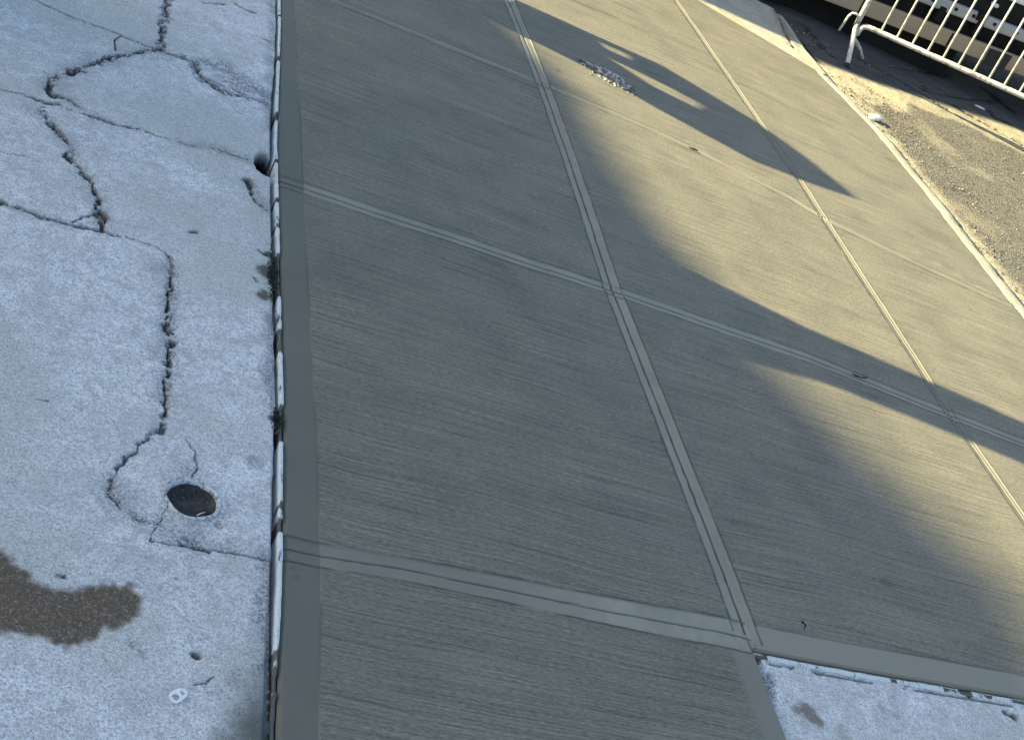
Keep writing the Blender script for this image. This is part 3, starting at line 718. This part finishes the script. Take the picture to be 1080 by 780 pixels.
# mortar lumps left on the fresh pavement
rg = random.Random(9); sp = []
p0 = at(622, 70); p1 = at(692, 116)
for i in range(260):
    t = abs(rg.gauss(0.1, 0.3))
    if t > 1: continue
    w = 0.028 * (1 - t) + 0.008
    x = p0[0] + (p1[0] - p0[0]) * (t * 0.8 + 0.04) ; y = p0[1] + (p1[1] - p0[1]) * t + 0.05 * t
    sp.append((x + rg.gauss(0, w * 0.9), y + rg.gauss(0, w), 0.001, rg.choice((0.003, 0.004, 0.005, 0.007, 0.010)) * (1.1 - 0.6 * t)))
tag(stones('mortar_crumbs', sp, M['stone'], 8), 'ragged little heap of whitish mortar crumbs on the fresh concrete by the pointed shadow', 'rubble', kind='stuff')

bm = bmesh.new(); bmesh.ops.create_icosphere(bm, subdivisions=4, radius=1.0)
for v in bm.verts:
    q = v.co; n_ = float(fbm(np.array(q.x * 1.0 + 5), np.array(q.y * 1.0 + 5 + q.z), 2.6, 5, 210, 0.65)) - 0.5
    d_ = 1 + 1.3 * n_
    v.co = Vector((q.x * 0.125 * d_, q.y * 0.034 * d_, max(q.z, -0.05) * 0.016 * (1 + 2.0 * n_)))
o = mesh_object('mortar_lump', bm, mat_paint('pale_crusted_mortar', (0.5, 0.485, 0.45), (0.07, 0.068, 0.06), 0.75, 0.9, 75), None, True)
lp = at(641, 81); o.location = (lp[0], lp[1], 0.001); lq = at(664, 96) - at(624, 72); o.rotation_euler.z = math.atan2(lq[1], lq[0])
tag(o, 'pale crusty mortar splat stuck on the fresh concrete at the edge of the pointed shadow', 'mortar lump')

# ------------------------------------------------------------------ painted edging strip in the joint
ya = axis((-4, 1.2, 0.2), (1.2, 4.9, 0.004), (4.9, 8.4, 0.2))
cx = xL0(ya) - 0.0060
h = np.full_like(ya, 0.002) + 0.003 * (fbm(ya, ya * 0, 6, 3, 160) - 0.5)
wid = 0.0040 + 0.0034 * (fbm(ya, ya * 0, 12, 5, 161, 0.65) - 0.5)
dmg = np.zeros_like(ya)
for px, r in (((287, 288), 0.10), ((293, 440), 0.05), ((293, 553), 0.02), ((291, 170), 0.012), ((290, 15), 0.01), ((289, 60), 0.02), ((289, 122), 0.03), ((290, 210), 0.012), ((292, 455), 0.03), ((290, 760), 0.06), ((290, 720), 0.02)):
    yc = at(*px)[1]; dmg = np.maximum(dmg, 1 - sstep(0.6, 1.1, np.abs(ya - yc) / r))
dmg = np.clip(dmg + 0.5 * sstep(0.62, 0.8, fbm(ya, ya * 0, 11, 4, 162)), 0, 1)
h -= 0.007 * dmg; wid *= 1 - 0.5 * dmg * fbm(ya, ya * 0, 40, 2, 163)
prof = [(-1, -0.09), (-1, -0.002), (-0.75, 0.0), (0.75, 0.0), (1, -0.002), (1, -0.09)]
P = np.zeros((len(ya), 6, 3))
for j, (a, b) in enumerate(prof):
    P[:, j, 0] = cx + a * wid + 0.001 * (fbm(ya, ya * 0 + j, 60, 2, 164) - 0.5); P[:, j, 1] = ya
    P[:, j, 2] = (h + b + 0.002 * (fbm(ya, ya * 0 + j, 50, 2, 165) - 0.5)) if b > -0.05 else -0.09
k = NT('peeling_edging')
g = k.attr('dirt'); n1 = k.noise(60, 5, 0.75, k.map((2.2, 0.35, 1))); f = k.noise(260, 3, 0.7)
peel = k.rng(k.math('ADD', n1, k.math('MULTIPLY', g, 0.5)), 0.57, 0.66)
MSTRIP = k.done(k.mix(peel, k.mix(k.rng(f, 0.4, 0.7), (0.60, 0.63, 0.62), (0.72, 0.75, 0.75)), k.mix(f, (0.05, 0.05, 0.042), (0.16, 0.15, 0.12))), 0.7, k.bump(f, 0.002, 0.8))
dirt = np.repeat(dmg[:, None], 6, 1)
so = grid_object('edging_strip', P, dict(dirt=dirt), MSTRIP)
tag(so, 'narrow white strip with peeling paint in the joint left of the fresh pavement', 'edging strip')

# white strip along the lower slab
pb_ = pts(PX['BOT'])
xa = axis((1.66, 2.6, 0.004), (2.6, 3.8, 0.1))
yc = yBOT(xa) - 0.0125
h = -0.0095 + 0.002 * (fbm(xa, xa * 0, 12, 3, 170) - 0.5); wd = 0.0065 + 0.007 * (fbm(xa, xa * 0, 22, 5, 171, 0.7) - 0.5)
P = np.zeros((len(xa), 6, 3)); prof = [(-1, -0.05), (-1, -0.003), (-0.7, 0), (0.7, 0), (1, -0.002), (1, -0.05)]
dm = sstep(0.58, 0.66, fbm(xa, xa * 0, 18, 3, 172))
for j, (a, b) in enumerate(prof):
    P[:, j, 0] = xa; P[:, j, 1] = yc + a * wd + 0.003 * (fbm(xa, xa * 0 + j, 40, 2, 173) - 0.5); P[:, j, 2] = (h - 0.003 * dm + b) if b > -0.04 else -0.05
so = grid_object('edging_strip', P, dict(dirt=np.repeat(dm[:, None], 6, 1) * 0.7), MSTRIP)
tag(so, 'short ragged white edging along the top of the pale old slab in the lower right', 'edging strip')

# ------------------------------------------------------------------ small round cover in the old concrete
cov = empty('drain_cover', (CAP[0], CAP[1], 0))
def ring(bm, prof, n=48, wob_=0.0, seed=0):
    rr = random.Random(seed); ph = [rr.uniform(0, 6.3) for _ in range(4)]
    rings = []
    for r, z in prof:
        rings.append([bm.verts.new(((r + wob_ * (math.sin(3 * a + ph[0]) + math.sin(5 * a + ph[1]))) * math.cos(a), (r + wob_ * (math.sin(3 * a + ph[0]) + math.sin(5 * a + ph[1]))) * math.sin(a), z + wob_ * math.sin(4 * a + ph[2]))) for a in [2 * math.pi * i / n for i in range(n)]])
    for a, b in zip(rings, rings[1:]):
        for i in range(n): bm.faces.new((a[i], a[(i + 1) % n], b[(i + 1) % n], b[i]))
    return rings
bm = bmesh.new(); ring(bm, [(0.0545, -0.04), (0.0545, 0.0005), (0.0525, 0.0032), (0.0485, 0.001), (0.0475, -0.003), (0.0470, -0.04)], wob_=0.0010, seed=1)
mesh_object('rim', bm, mat_paint('worn_grey_rim', (0.58, 0.59, 0.6), (0.14, 0.14, 0.135), 0.65, 0.85, 90), cov, True)
bm = bmesh.new(); bmesh.ops.create_circle(bm, cap_ends=True, segments=40, radius=0.0462)
bmesh.ops.triangulate(bm, faces=bm.faces[:]); bmesh.ops.subdivide_edges(bm, edges=bm.edges[:], cuts=5, use_grid_fill=True)
for v in bm.verts:
    r_ = math.hypot(v.co.x, v.co.y); nzv = float(fbm(np.array(v.co.x + 3), np.array(v.co.y + 3), 60, 4, 201)) - 0.5
    up_ = max(0.0, (v.co.y * 0.8 + v.co.x * 0.35) / 0.046)
    v.co.z = -0.021 + 0.007 * nzv + 0.013 * max(0, (r_ - 0.034) / 0.012) ** 2 * (0.25 + up_) + 0.002 * math.sin(r_ * 420)
kk = NT('grimy_iron'); f1 = kk.noise(160, 4, 0.75); f2 = kk.noise(45, 4, 0.7)
MLID = kk.done(kk.mix(kk.rng(kk.vor(210, 'Color'), 0.85, 0.93, 0, 0.8), kk.mix(kk.rng(f2, 0.45, 0.7), kk.mix(kk.rng(f1, 0.35, 0.65), (0.026, 0.026, 0.024), (0.085, 0.082, 0.074)), (0.1, 0.095, 0.085)), (0.22, 0.21, 0.2)), 0.85, kk.bump(f1, 0.004, 1.0), spec=0.2)
mesh_object('lid', bm, MLID, cov, True)
bm = bmesh.new(); add_tube(bm, [(0.014, -0.026, -0.014), (0.021, -0.019, -0.013), (0.029, -0.012, -0.014)], 0.001, 8)
mesh_object('lifting_bar', bm, M['alu'], cov, True)
tag(cov, 'small round dark drain cover with a worn grey rim set in the cracked old concrete', 'drain cover')

# ------------------------------------------------------------------ pull tab
TB = at(187, 735)
tab_dir = at(195, 731) - at(179, 739); ang = math.atan2(tab_dir[1], tab_dir[0])
k_ = np.linalg.norm(tab_dir) / 0.0245
bm = bmesh.new()
def loop_pts(cx_, a, b, n=20, p=2.6):
    return [(cx_ + a * math.copysign(abs(math.cos(t)) ** (2 / p), math.cos(t)), b * math.copysign(abs(math.sin(t)) ** (2 / p), math.sin(t))) for t in [2 * math.pi * i / n for i in range(n)]]
outer = []
for x, y in loop_pts(0, 0.0125, 0.0080, 40): outer.append((x, y * (1.0 - 0.14 * (x / 0.0125))))
holes = [loop_pts(-0.0042, 0.0044, 0.0048, 20), loop_pts(0.0062, 0.0028, 0.0034, 20)]
for z in (0.0, 0.0012):
    edges = []
    for lp in [outer] + holes:
        vs = [bm.verts.new((x, y, z + 0.0006 * math.sin(x * 220))) for x, y in lp]
        edges += [bm.edges.new((vs[i], vs[(i + 1) % len(vs)])) for i in range(len(vs))]
    bmesh.ops.triangle_fill(bm, use_beauty=True, edges=edges)
bm.verts.ensure_lookup_table(); nv = 80
off = 0
for L in (40, 20, 20):
    for i in range(L):
        a, b = off + i, off + (i + 1) % L
        bm.faces.new((bm.verts[a], bm.verts[b], bm.verts[b + nv], bm.verts[a + nv]))
    off += L
bmesh.ops.recalc_face_normals(bm, faces=bm.faces[:])
o = mesh_object('pull_tab', bm, M['alu']); o.location = (TB[0], TB[1], 0.0045); o.rotation_euler = (0.12, -0.08, ang); o.scale = (k_, k_, k_)
tag(o, 'silver can pull tab with two holes lying on the old concrete', 'pull tab')

# ------------------------------------------------------------------ barrier
O0 = np.array([4.1189, 6.9185, 0.3032]); C0 = np.array([0, 0, 1.6])
FO = C0 + (O0 - C0) * (0.105 / 0.098)
FU = np.array([0.9495, -0.3060, 0.0693]); FW = np.array([-0.0621, 0.0333, 0.9975]); FN = np.cross(FW, FU)
FO = FO - FU * 0.155
bar_root = empty('crowd_barrier'); bar_root.matrix_world = Matrix(((FU[0], FN[0], FW[0], FO[0]), (FU[1], FN[1], FW[1], FO[1]), (FU[2], FN[2], FW[2], FO[2]), (0, 0, 0, 1)))
tag(bar_root, 'white tubular steel crowd barrier with upright bars standing on the shaded road', 'barrier')
LEN, HT, RT = 2.2, 0.86, 0.0168
def arc(c, r, a0, a1, n, plane='xz'):
    return [(c[0] + r * math.cos(a0 + (a1 - a0) * i / n), 0, c[1] + r * math.sin(a0 + (a1 - a0) * i / n)) for i in range(n + 1)]
bm = bmesh.new()
add_tube(bm, [(0.03, 0, -0.07)] + arc((0.075, -0.045), 0.045, math.pi, math.pi / 2, 5)[1:] + arc((LEN - 0.075, -0.045), 0.045, math.pi / 2, 0, 5) + [(LEN - 0.03, 0, -0.07)], RT, 14)
mesh_object('bottom_rail', bm, M['white'], bar_root, True)
bm = bmesh.new()
path = [(0, 0, -0.02), (0, 0, 0.3), (0, 0, HT - 0.1)] + arc((0.1, HT - 0.1), 0.1, math.pi, math.pi / 2, 6)[1:] + arc((LEN - 0.1, HT - 0.1), 0.1, math.pi / 2, 0, 6) + [(LEN, 0, 0.3), (LEN, 0, -0.02)]
add_tube(bm, path, RT, 14)
mesh_object('hoop', bm, M['white'], bar_root, True)
bm = bmesh.new(); add_tube(bm, [(0, 0, 0.0), (0, 0, HT - 0.012)], 0.0068, 10)
bar0 = mesh_object('bar', bm, M['white'], bar_root, True); bar0.location = (0.155, 0, 0)
for i in range(1, 19):
    c = bar0.copy(); COL.objects.link(c); c.parent = bar_root; c.location = (0.155 + 0.105 * i, 0, 0)
inv = bar_root.matrix_world.inverted()
ff = inv @ Vector(at(893, 71, -0.028)); fr = inv @ Vector(at(909, 61, -0.028))
for sx, dx in ((0, 0.0), (1, LEN)):
    bm = bmesh.new(); add_tube(bm, [(dx, 0, 0.0), (dx, -0.01, -0.03), (dx + ff.x * 0.35, ff.y * 0.4, ff.z * 0.42), (dx + ff.x, ff.y, ff.z)], RT * 0.88, 12)
    f1 = mesh_object('foot', bm, M['white'], bar_root, True)
    bm = bmesh.new(); add_tube(bm, [(dx + ff.x * 0.93, ff.y * 0.93, ff.z * 0.93), (dx + ff.x * 1.01, ff.y * 1.01, ff.z * 1.01)], RT + 0.004, 12)
    mesh_object('rubber_cap', bm, M['rubber'], f1)
    bm = bmesh.new(); add_tube(bm, [(dx + 0.03 * (1 - 2 * sx), 0, -0.05), (dx + 0.02 * (1 - 2 * sx), 0.02, -0.09), (dx + fr.x * 0.7, fr.y * 0.75, fr.z * 0.75), (dx + fr.x, fr.y, fr.z)], RT * 0.85, 12)
    mesh_object('foot', bm, M['white'], bar_root, True)
bm = bmesh.new()
add_tube(bm, [(0.0, -0.012, 0.03), (-0.035, -0.016, 0.045), (-0.06, -0.018, 0.04), (-0.072, -0.02, 0.015), (-0.078, -0.02, -0.04), (-0.083, -0.02, -0.085)], 0.0075, 10)
mesh_object('hook', bm, M['white'], bar_root, True)

# ------------------------------------------------------------------ low trailer behind the barrier
tr = empty('parked_trailer', (4.8794, 7.9912, 0.0), (0, -0.07, math.radians(-3)))
tag(tr, 'dark low trailer with dusty tan and grey side rails parked behind the white barrier', 'trailer')
def tbox(name, lo, hi, mat, bev=0.006, parent=None):
    bm = bmesh.new(); add_box(bm, lo, hi, bev); return mesh_object(name, bm, M[mat], parent or tr)
XL, XR_ = -3.0, 3.4
tbox('lower_rail', (XL, 0.0, 0.172), (XR_, 0.05, 0.280), 'tan', 0.008)
for x in (-1.7, -0.62, -0.33, 0.36, 1.2): tbox('rail_joint', (x, -0.004, 0.178), (x + 0.014, 0.02, 0.274), 'dark', 0.002)
tbox('side_web', (XL + 0.03, 0.09, 0.15), (XR_ - 0.03, 1.75, 0.62), 'dark', 0.01)
up = tbox('upper_rail', (XL, 0.03, 0.372), (XR_, 0.085, 0.448), 'grey', 0.012)
for x in (-0.6, 0.13, 0.31, 0.45, 0.62, 0.8, 1.1):
    bm = bmesh.new()
    bmesh.ops.create_cone(bm, segments=10, radius1=0.013, radius2=0.011, depth=0.012, cap_ends=True, matrix=Matrix.Translation((x, 0.028, 0.415)) @ Matrix.Rotation(math.pi / 2, 4, 'X'))
    mesh_object('bolt', bm, M['dark'], up)
for x in (0.2, 0.5, -0.9): tbox('bracket', (x, 0.022, 0.30), (x + 0.05, 0.088, 0.40), 'dark', 0.006)
tbox('bracket', (0.47, 0.012, 0.40), (0.54, 0.05, 0.455), 'dark', 0.006)
lm = tbox('marker_lamp', (0.535, 0.02, 0.515), (0.575, 0.075, 0.54), 'glass', 0.008)
tbox('load_bed', (XL, 0.06, 0.585), (XR_, 1.8, 0.66), 'panel', 0.01)
tbox('side_board', (XL, 0.07, 0.662), (0.66, 0.10, 1.05), 'panel', 0.006)
tbox('side_board', (0.68, 0.07, 0.662), (XR_, 0.10, 1.05), 'panel', 0.006)
bm = bmesh.new(); add_box(bm, (XL + 0.05, 0.16, -0.06), (0.56, 1.6, 0.16), 0.01); mesh_object('undercarriage', bm, M['dark'], tr)
bm = bmesh.new()
add_prism(bm, [(0.66, 0.27), (0.835, 0.275), (0.83, 0.165), (0.78, 0.158), (0.672, 0.164)], 0.012, lambda p, w: (p[0], -0.012 - w * 1.0 + 0.02 * (0.27 - p[1]), p[1]))
mesh_object('mud_flap', bm, M['rubber'], tr)
for x in (-2.2, 1.55):
    bm = bmesh.new()
    bmesh.ops.create_cone(bm, segments=28, radius1=0.29, radius2=0.29, depth=0.2, cap_ends=True, matrix=Matrix.Translation((x, 0.3, 0.24)) @ Matrix.Rotation(math.pi / 2, 4, 'X'))
    bmesh.ops.bevel(bm, geom=[e for e in bm.edges if len(e.link_faces) == 2 and e.calc_face_angle() > 1], offset=0.03, segments=3, affect='EDGES')
    w_ = mesh_object('wheel', bm, M['rubber'], tr, True)
    bm = bmesh.new(); bmesh.ops.create_cone(bm, segments=20, radius1=0.15, radius2=0.11, depth=0.04, cap_ends=True, matrix=Matrix.Translation((x, 0.2, 0.24)) @ Matrix.Rotation(math.pi / 2, 4, 'X'))
    mesh_object('rim', bm, M['grey'], w_)

# ------------------------------------------------------------------ litter on the road and pavement
def crumple(name, px, z, size, mat, label, cat, flat=0.3, seed=0, rot=0.0, sub=2, jag=0.3):
    rr = random.Random(seed); bm = bmesh.new()
    bmesh.ops.create_icosphere(bm, subdivisions=sub, radius=1.0)
    for v in bm.verts:
        d = 1 + rr.uniform(-jag, jag)
        v.co = Vector((v.co.x * size[0] * d, v.co.y * size[1] * d, v.co.z * size[2] * d))
    o = mesh_object(name, bm, M[mat]); p = at(px[0], px[1], z); o.location = p; o.rotation_euler.z = rot
    return tag(o, label, cat)
crumple('flat_stone', (923, 124), RZ + 0.012, (0.052, 0.032, 0.018), 'paper', 'pale flattened lump lying in the sunlit dust beside the kerb', 'stone', seed=4, rot=0.4, jag=0.14)
crumple('paper_scrap', (1033, 113), RZ + 0.006, (0.042, 0.012, 0.006), 'paper', 'small white scrap of paper on the dark shaded road under the barrier', 'litter', seed=6, rot=-0.1)
def leaf(name, px, z, L, W, rot, mat, label):
    bm = bmesh.new(); n = 9; rows = []
    for i in range(n):
        t = i / (n - 1); w = W * math.sin(math.pi * min(1, t * 1.02 + 0.02)) ** 0.8 * 0.5 + 0.0005
        zc = 0.012 * math.sin(t * 3.1) + 0.004 * math.sin(t * 9)
        rows.append([bm.verts.new(((t - 0.5) * L, w * s, zc + 0.25 * abs(s) * w)) for s in (-1, -0.5, 0, 0.5, 1)])
    for a, b in zip(rows, rows[1:]):
        for i in range(4): bm.faces.new((a[i], a[i + 1], b[i + 1], b[i]))
    bmesh.ops.solidify(bm, geom=bm.faces[:], thickness=0.001)
    o = mesh_object(name, bm, M[mat], None, True); o.location = at(px[0], px[1], z); o.rotation_euler.z = rot
    return tag(o, label, 'leaf')
leaf('dry_leaf', (976, 95), RZ + 0.004, 0.085, 0.05, -0.2, 'leafdry', 'curled reddish brown dry leaf at the edge of the shaded road')
leaf('dry_leaf', (845, 660), 0.004, 0.022, 0.008, 1.9, 'wood', 'tiny dark leaf fragment on the fresh concrete above the lower right slab')
def twig(name, ptsl, r, label, z=0.003):
    bm = bmesh.new(); add_tube(bm, [tuple(at(p[0], p[1], z + 0.002 * (i % 2))) for i, p in enumerate(ptsl)], [r * (0.6 + 0.5 * (i % 2)) for i in range(len(ptsl))], 7)
    return tag(mesh_object(name, bm, M['wood'], None, True), label, 'twig')
twig('twig', [(899, 394), (903, 396), (908, 398), (914, 398)], 0.0032, 'short dark twig lying in the shaded cross joint of the fresh concrete')
twig('twig', [(726, 155), (731, 157), (736, 159)], 0.004, 'short dark twig in the sunlit cross joint between the two shadows')
# moss tufts in the joint
def moss_tuft(px, z, n, spread, h, label, seed):
    rr = random.Random(seed); bm = bmesh.new(); c = at(px[0], px[1], 0)
    for i in range(n):
        x = rr.gauss(0, spread[0]); y = rr.gauss(0, spread[1]); a = rr.uniform(0, 6.3); L = h * rr.uniform(0.4, 1.1); w = L * 0.3; tl = rr.uniform(0.3, 1.1)
        d = Vector((math.cos(a) * math.sin(tl), math.sin(a) * math.sin(tl), math.cos(tl))); s = d.orthogonal().normalized() * w
        b0 = Vector((x, y, 0)); v = [bm.verts.new(b0 - s * 0.4), bm.verts.new(b0 + d * L * 0.6 - s), bm.verts.new(b0 + d * L), bm.verts.new(b0 + d * L * 0.6 + s), bm.verts.new(b0 + s * 0.4)]
        bm.faces.new(v)
    o = mesh_object('moss_tuft', bm, M['mossg']); o.location = (c[0], c[1], z)
    return tag(o, label, 'moss')
moss_tuft((288, 288), -0.004, 380, (0.006, 0.045), 0.009, 'longer dark green moss tuft filling the joint above the middle of the white strip', 3)
moss_tuft((293, 442), -0.003, 160, (0.005, 0.018), 0.008, 'small brownish moss tuft breaking the white strip left of the fresh concrete', 4)

# ------------------------------------------------------------------ unseen casters added outside the frame to throw the shade
def caster(px, xc, z=0.0):
    p = at(px[0], px[1], z); t = p[0] - xc
    return (p[1] - SUN_K * t, z + SUN_M * t)

def slab_obj(name, outline, xc, thick, mat, parent=None):
    bm = bmesh.new(); add_prism(bm, outline, thick, lambda p, w: (xc - w, p[0], p[1])); return mesh_object(name, bm, M[mat], parent)

# unseen gabled outbuilding, outline traced from the shade edge on the road
xc = -2.0
eave = [caster(p, xc, z) for p, z in (((770, 0), 0), ((800, 22), 0), ((850, 50), 0), ((892, 76), RZ), ((930, 90), RZ), ((980, 105), RZ), ((1030, 122), RZ), ((1080, 138), RZ))]
shed_caster = empty('shed_caster', (xc, 9.4, 0)); tag(shed_caster, 'unseen gabled outbuilding up the street, outlined to cast the shade over the road', 'shed_caster')
y1, z1 = eave[-1]; sl = (eave[-1][1] - eave[3][1]) / (eave[-1][0] - eave[3][0])
ridge_y = 10.6; ridge_z = z1 + sl * (ridge_y - y1); ey = eave[3][0]
prof = [(eave[0][0] + 0.02, -0.1)] + eave + [(ridge_y, ridge_z), (2 * ridge_y - ey, eave[3][1]), (2 * ridge_y - eave[0][0] - 0.02, eave[0][1]), (2 * ridge_y - eave[0][0] - 0.02, -0.1)]
bm = bmesh.new(); add_prism(bm, [(a - 9.4, b) for a, b in prof], 5.0, lambda p, w: (-w, p[0], p[1])); mesh_object('wall', bm, M['wall'], shed_caster)
for i, (ya_, yb_) in enumerate(((ey + 0.02, ridge_y), (ridge_y, 2 * ridge_y - ey - 0.02))):
    za = np.interp(ya_, [ey, ridge_y, 2 * ridge_y - ey], [eave[3][1], ridge_z, eave[3][1]]); zb = np.interp(yb_, [ey, ridge_y, 2 * ridge_y - ey], [eave[3][1], ridge_z, eave[3][1]])
bm = bmesh.new(); add_box(bm, (0.004, 0.6, 0.0), (0.05, 1.6, 1.95), 0.01); dr = mesh_object('door', bm, M['tan'], shed_caster)
bm = bmesh.new(); add_box(bm, (0.052, 0.7, 0.95), (0.09, 0.74, 1.07), 0.008); mesh_object('handle', bm, M['dark'], dr)

# unseen wall, top edge shaped to the soft shade boundary on the slabs
xc = -10.0
topl = [caster(p, xc) for p in ((528, 20), (562, 50), (616, 100), (648, 160), (688, 220), (720, 262), (748, 292))]
topl = sorted(topl)
wallp = [(5.22, -0.1), (5.22, topl[0][1] + 0.02)] + topl + [(8.8, topl[-1][1] - 0.02), (8.8, -0.1)]
gw_ = slab_obj('wall_caster', wallp[::-1], xc, 0.2, 'wall'); tag(gw_, 'unseen tall rendered wall left of the frame, top edge shaped to throw soft shade', 'wall')

# unseen building, eave placed and shaped to throw the soft edged shade
xc = -19.0
eav = sorted([caster(p, xc) for p in ((845, 395), (888, 440), (950, 500), (1010, 560), (1066, 614), (1110, 655))])
hs = empty('house_caster', (xc, 0, 0)); tag(hs, 'unseen rendered building far left of the frame, outlined to throw the broad soft shade', 'house_caster')
hp = [(-9, -0.1), (-9, eav[0][1] + 0.05)] + eav + [(6.95, eav[-1][1] - 0.03), (6.95, -0.1)]
bm = bmesh.new(); add_prism(bm, hp[::-1], 7.0, lambda p, w: (-w, p[0], p[1])); mesh_object('wall', bm, M['wall'], hs)
for y in (-6.5, -4.0, -1.5, 1.0, 3.5):
    bm = bmesh.new(); add_box(bm, (0.003, y, 1.0), (0.06, y + 1.1, 2.4), 0.01); fr_ = mesh_object('window', bm, M['white'], hs)
    bm = bmesh.new(); add_box(bm, (0.062, y + 0.07, 1.07), (0.075, y + 1.03, 2.33)); mesh_object('pane', bm, M['pane'], fr_)

# made-up pillar near the left edge, outlined to throw the narrow shadow
gp = empty('pillar_caster', (-0.62, 3.8, 0)); tag(gp, 'unseen slim pillar added left of the frame to throw the narrow shadow', 'pillar')
bm = bmesh.new()
lo_ = [caster(p, -0.62) for p in ((840, 396), (900, 412), (985, 445), (1080, 483))]; hi_ = [caster(p, -0.62) for p in ((740, 290), (850, 345), (985, 403), (1080, 445))]
pil = [(lo_[0][0], -0.05)] + lo_ + [(lo_[-1][0], 2.1)] + [(hi_[-1][0], 2.1)] + hi_[::-1] + [(hi_[0][0], -0.05)]
add_prism(bm, [(a - 3.8, b) for a, b in pil], 0.26, lambda p, w: (-w, p[0], p[1])); mesh_object('shaft', bm, M['wall'], gp)
bm = bmesh.new(); add_box(bm, (-0.3, lo_[-1][0] - 3.83, 2.1), (0.04, hi_[-1][0] - 3.77, 2.16), 0.01); mesh_object('cap', bm, M['wall'], gp)

# made-up chair, its back cut to the outline of the pointed shadow
xc = 0.0
lo_ = [caster(p, xc) for p in ((500, 5), (525, 25), (560, 42), (620, 72), (700, 118), (800, 172), (864, 197), (903, 210))]
hi_ = [caster(p, xc) for p in ((545, 0), (600, 25), (700, 70), (800, 130), (852, 167), (903, 208))]
ch = empty('chair_caster', (xc, 5.8, 0)); tag(ch, 'unseen white chair with a slotted back, added to throw the pointed shadow', 'chair')
outl = [(a - 5.8, b) for a, b in lo_ + hi_[::-1]]
bm = bmesh.new()
to3 = lambda p, z=0: bm.verts.new((z, p[0], p[1]))
sl1 = [caster(p, xc) for p in ((632, 44), (668, 60), (667, 64), (640, 52))]; sl2 = [caster(p, xc) for p in ((640, 60), (690, 84), (745, 112), (738, 116), (690, 92))]
for z in (0.0, -0.02):
    edges = []
    for lp in [outl] + [[(a - 5.8, b) for a, b in s] for s in (sl1, sl2)]:
        vs = [to3(p, z) for p in lp]; edges += [bm.edges.new((vs[i], vs[(i + 1) % len(vs)])) for i in range(len(vs))]
    bmesh.ops.triangle_fill(bm, use_beauty=True, edges=edges)
bm.verts.ensure_lookup_table(); half = len(bm.verts) // 2; off = 0
for L in (len(outl), len(sl1), len(sl2)):
    for i in range(L):
        a, b = off + i, off + (i + 1) % L; bm.faces.new((bm.verts[a], bm.verts[b], bm.verts[b + half], bm.verts[a + half]))
    off += L
bmesh.ops.recalc_face_normals(bm, faces=bm.faces[:])
mesh_object('backrest', bm, M['plastic'], ch)
ys = [a for a, b in outl]; y0_, y1_ = outl[0][0] , outl[-1][0]
bm = bmesh.new(); add_box(bm, (-0.46, y0_ + 0.0, 0.43), (0.0, y1_, 0.47), 0.015); mesh_object('seat', bm, M['plastic'], ch)
for x in (-0.44, -0.03):
    for y in (y0_ + 0.03, y1_ - 0.03):
        bm = bmesh.new(); add_tube(bm, [(x, y, 0.44), (x * 1.04, y, 0.0)], [0.024, 0.017], 10); mesh_object('leg', bm, M['plastic'], ch, True)
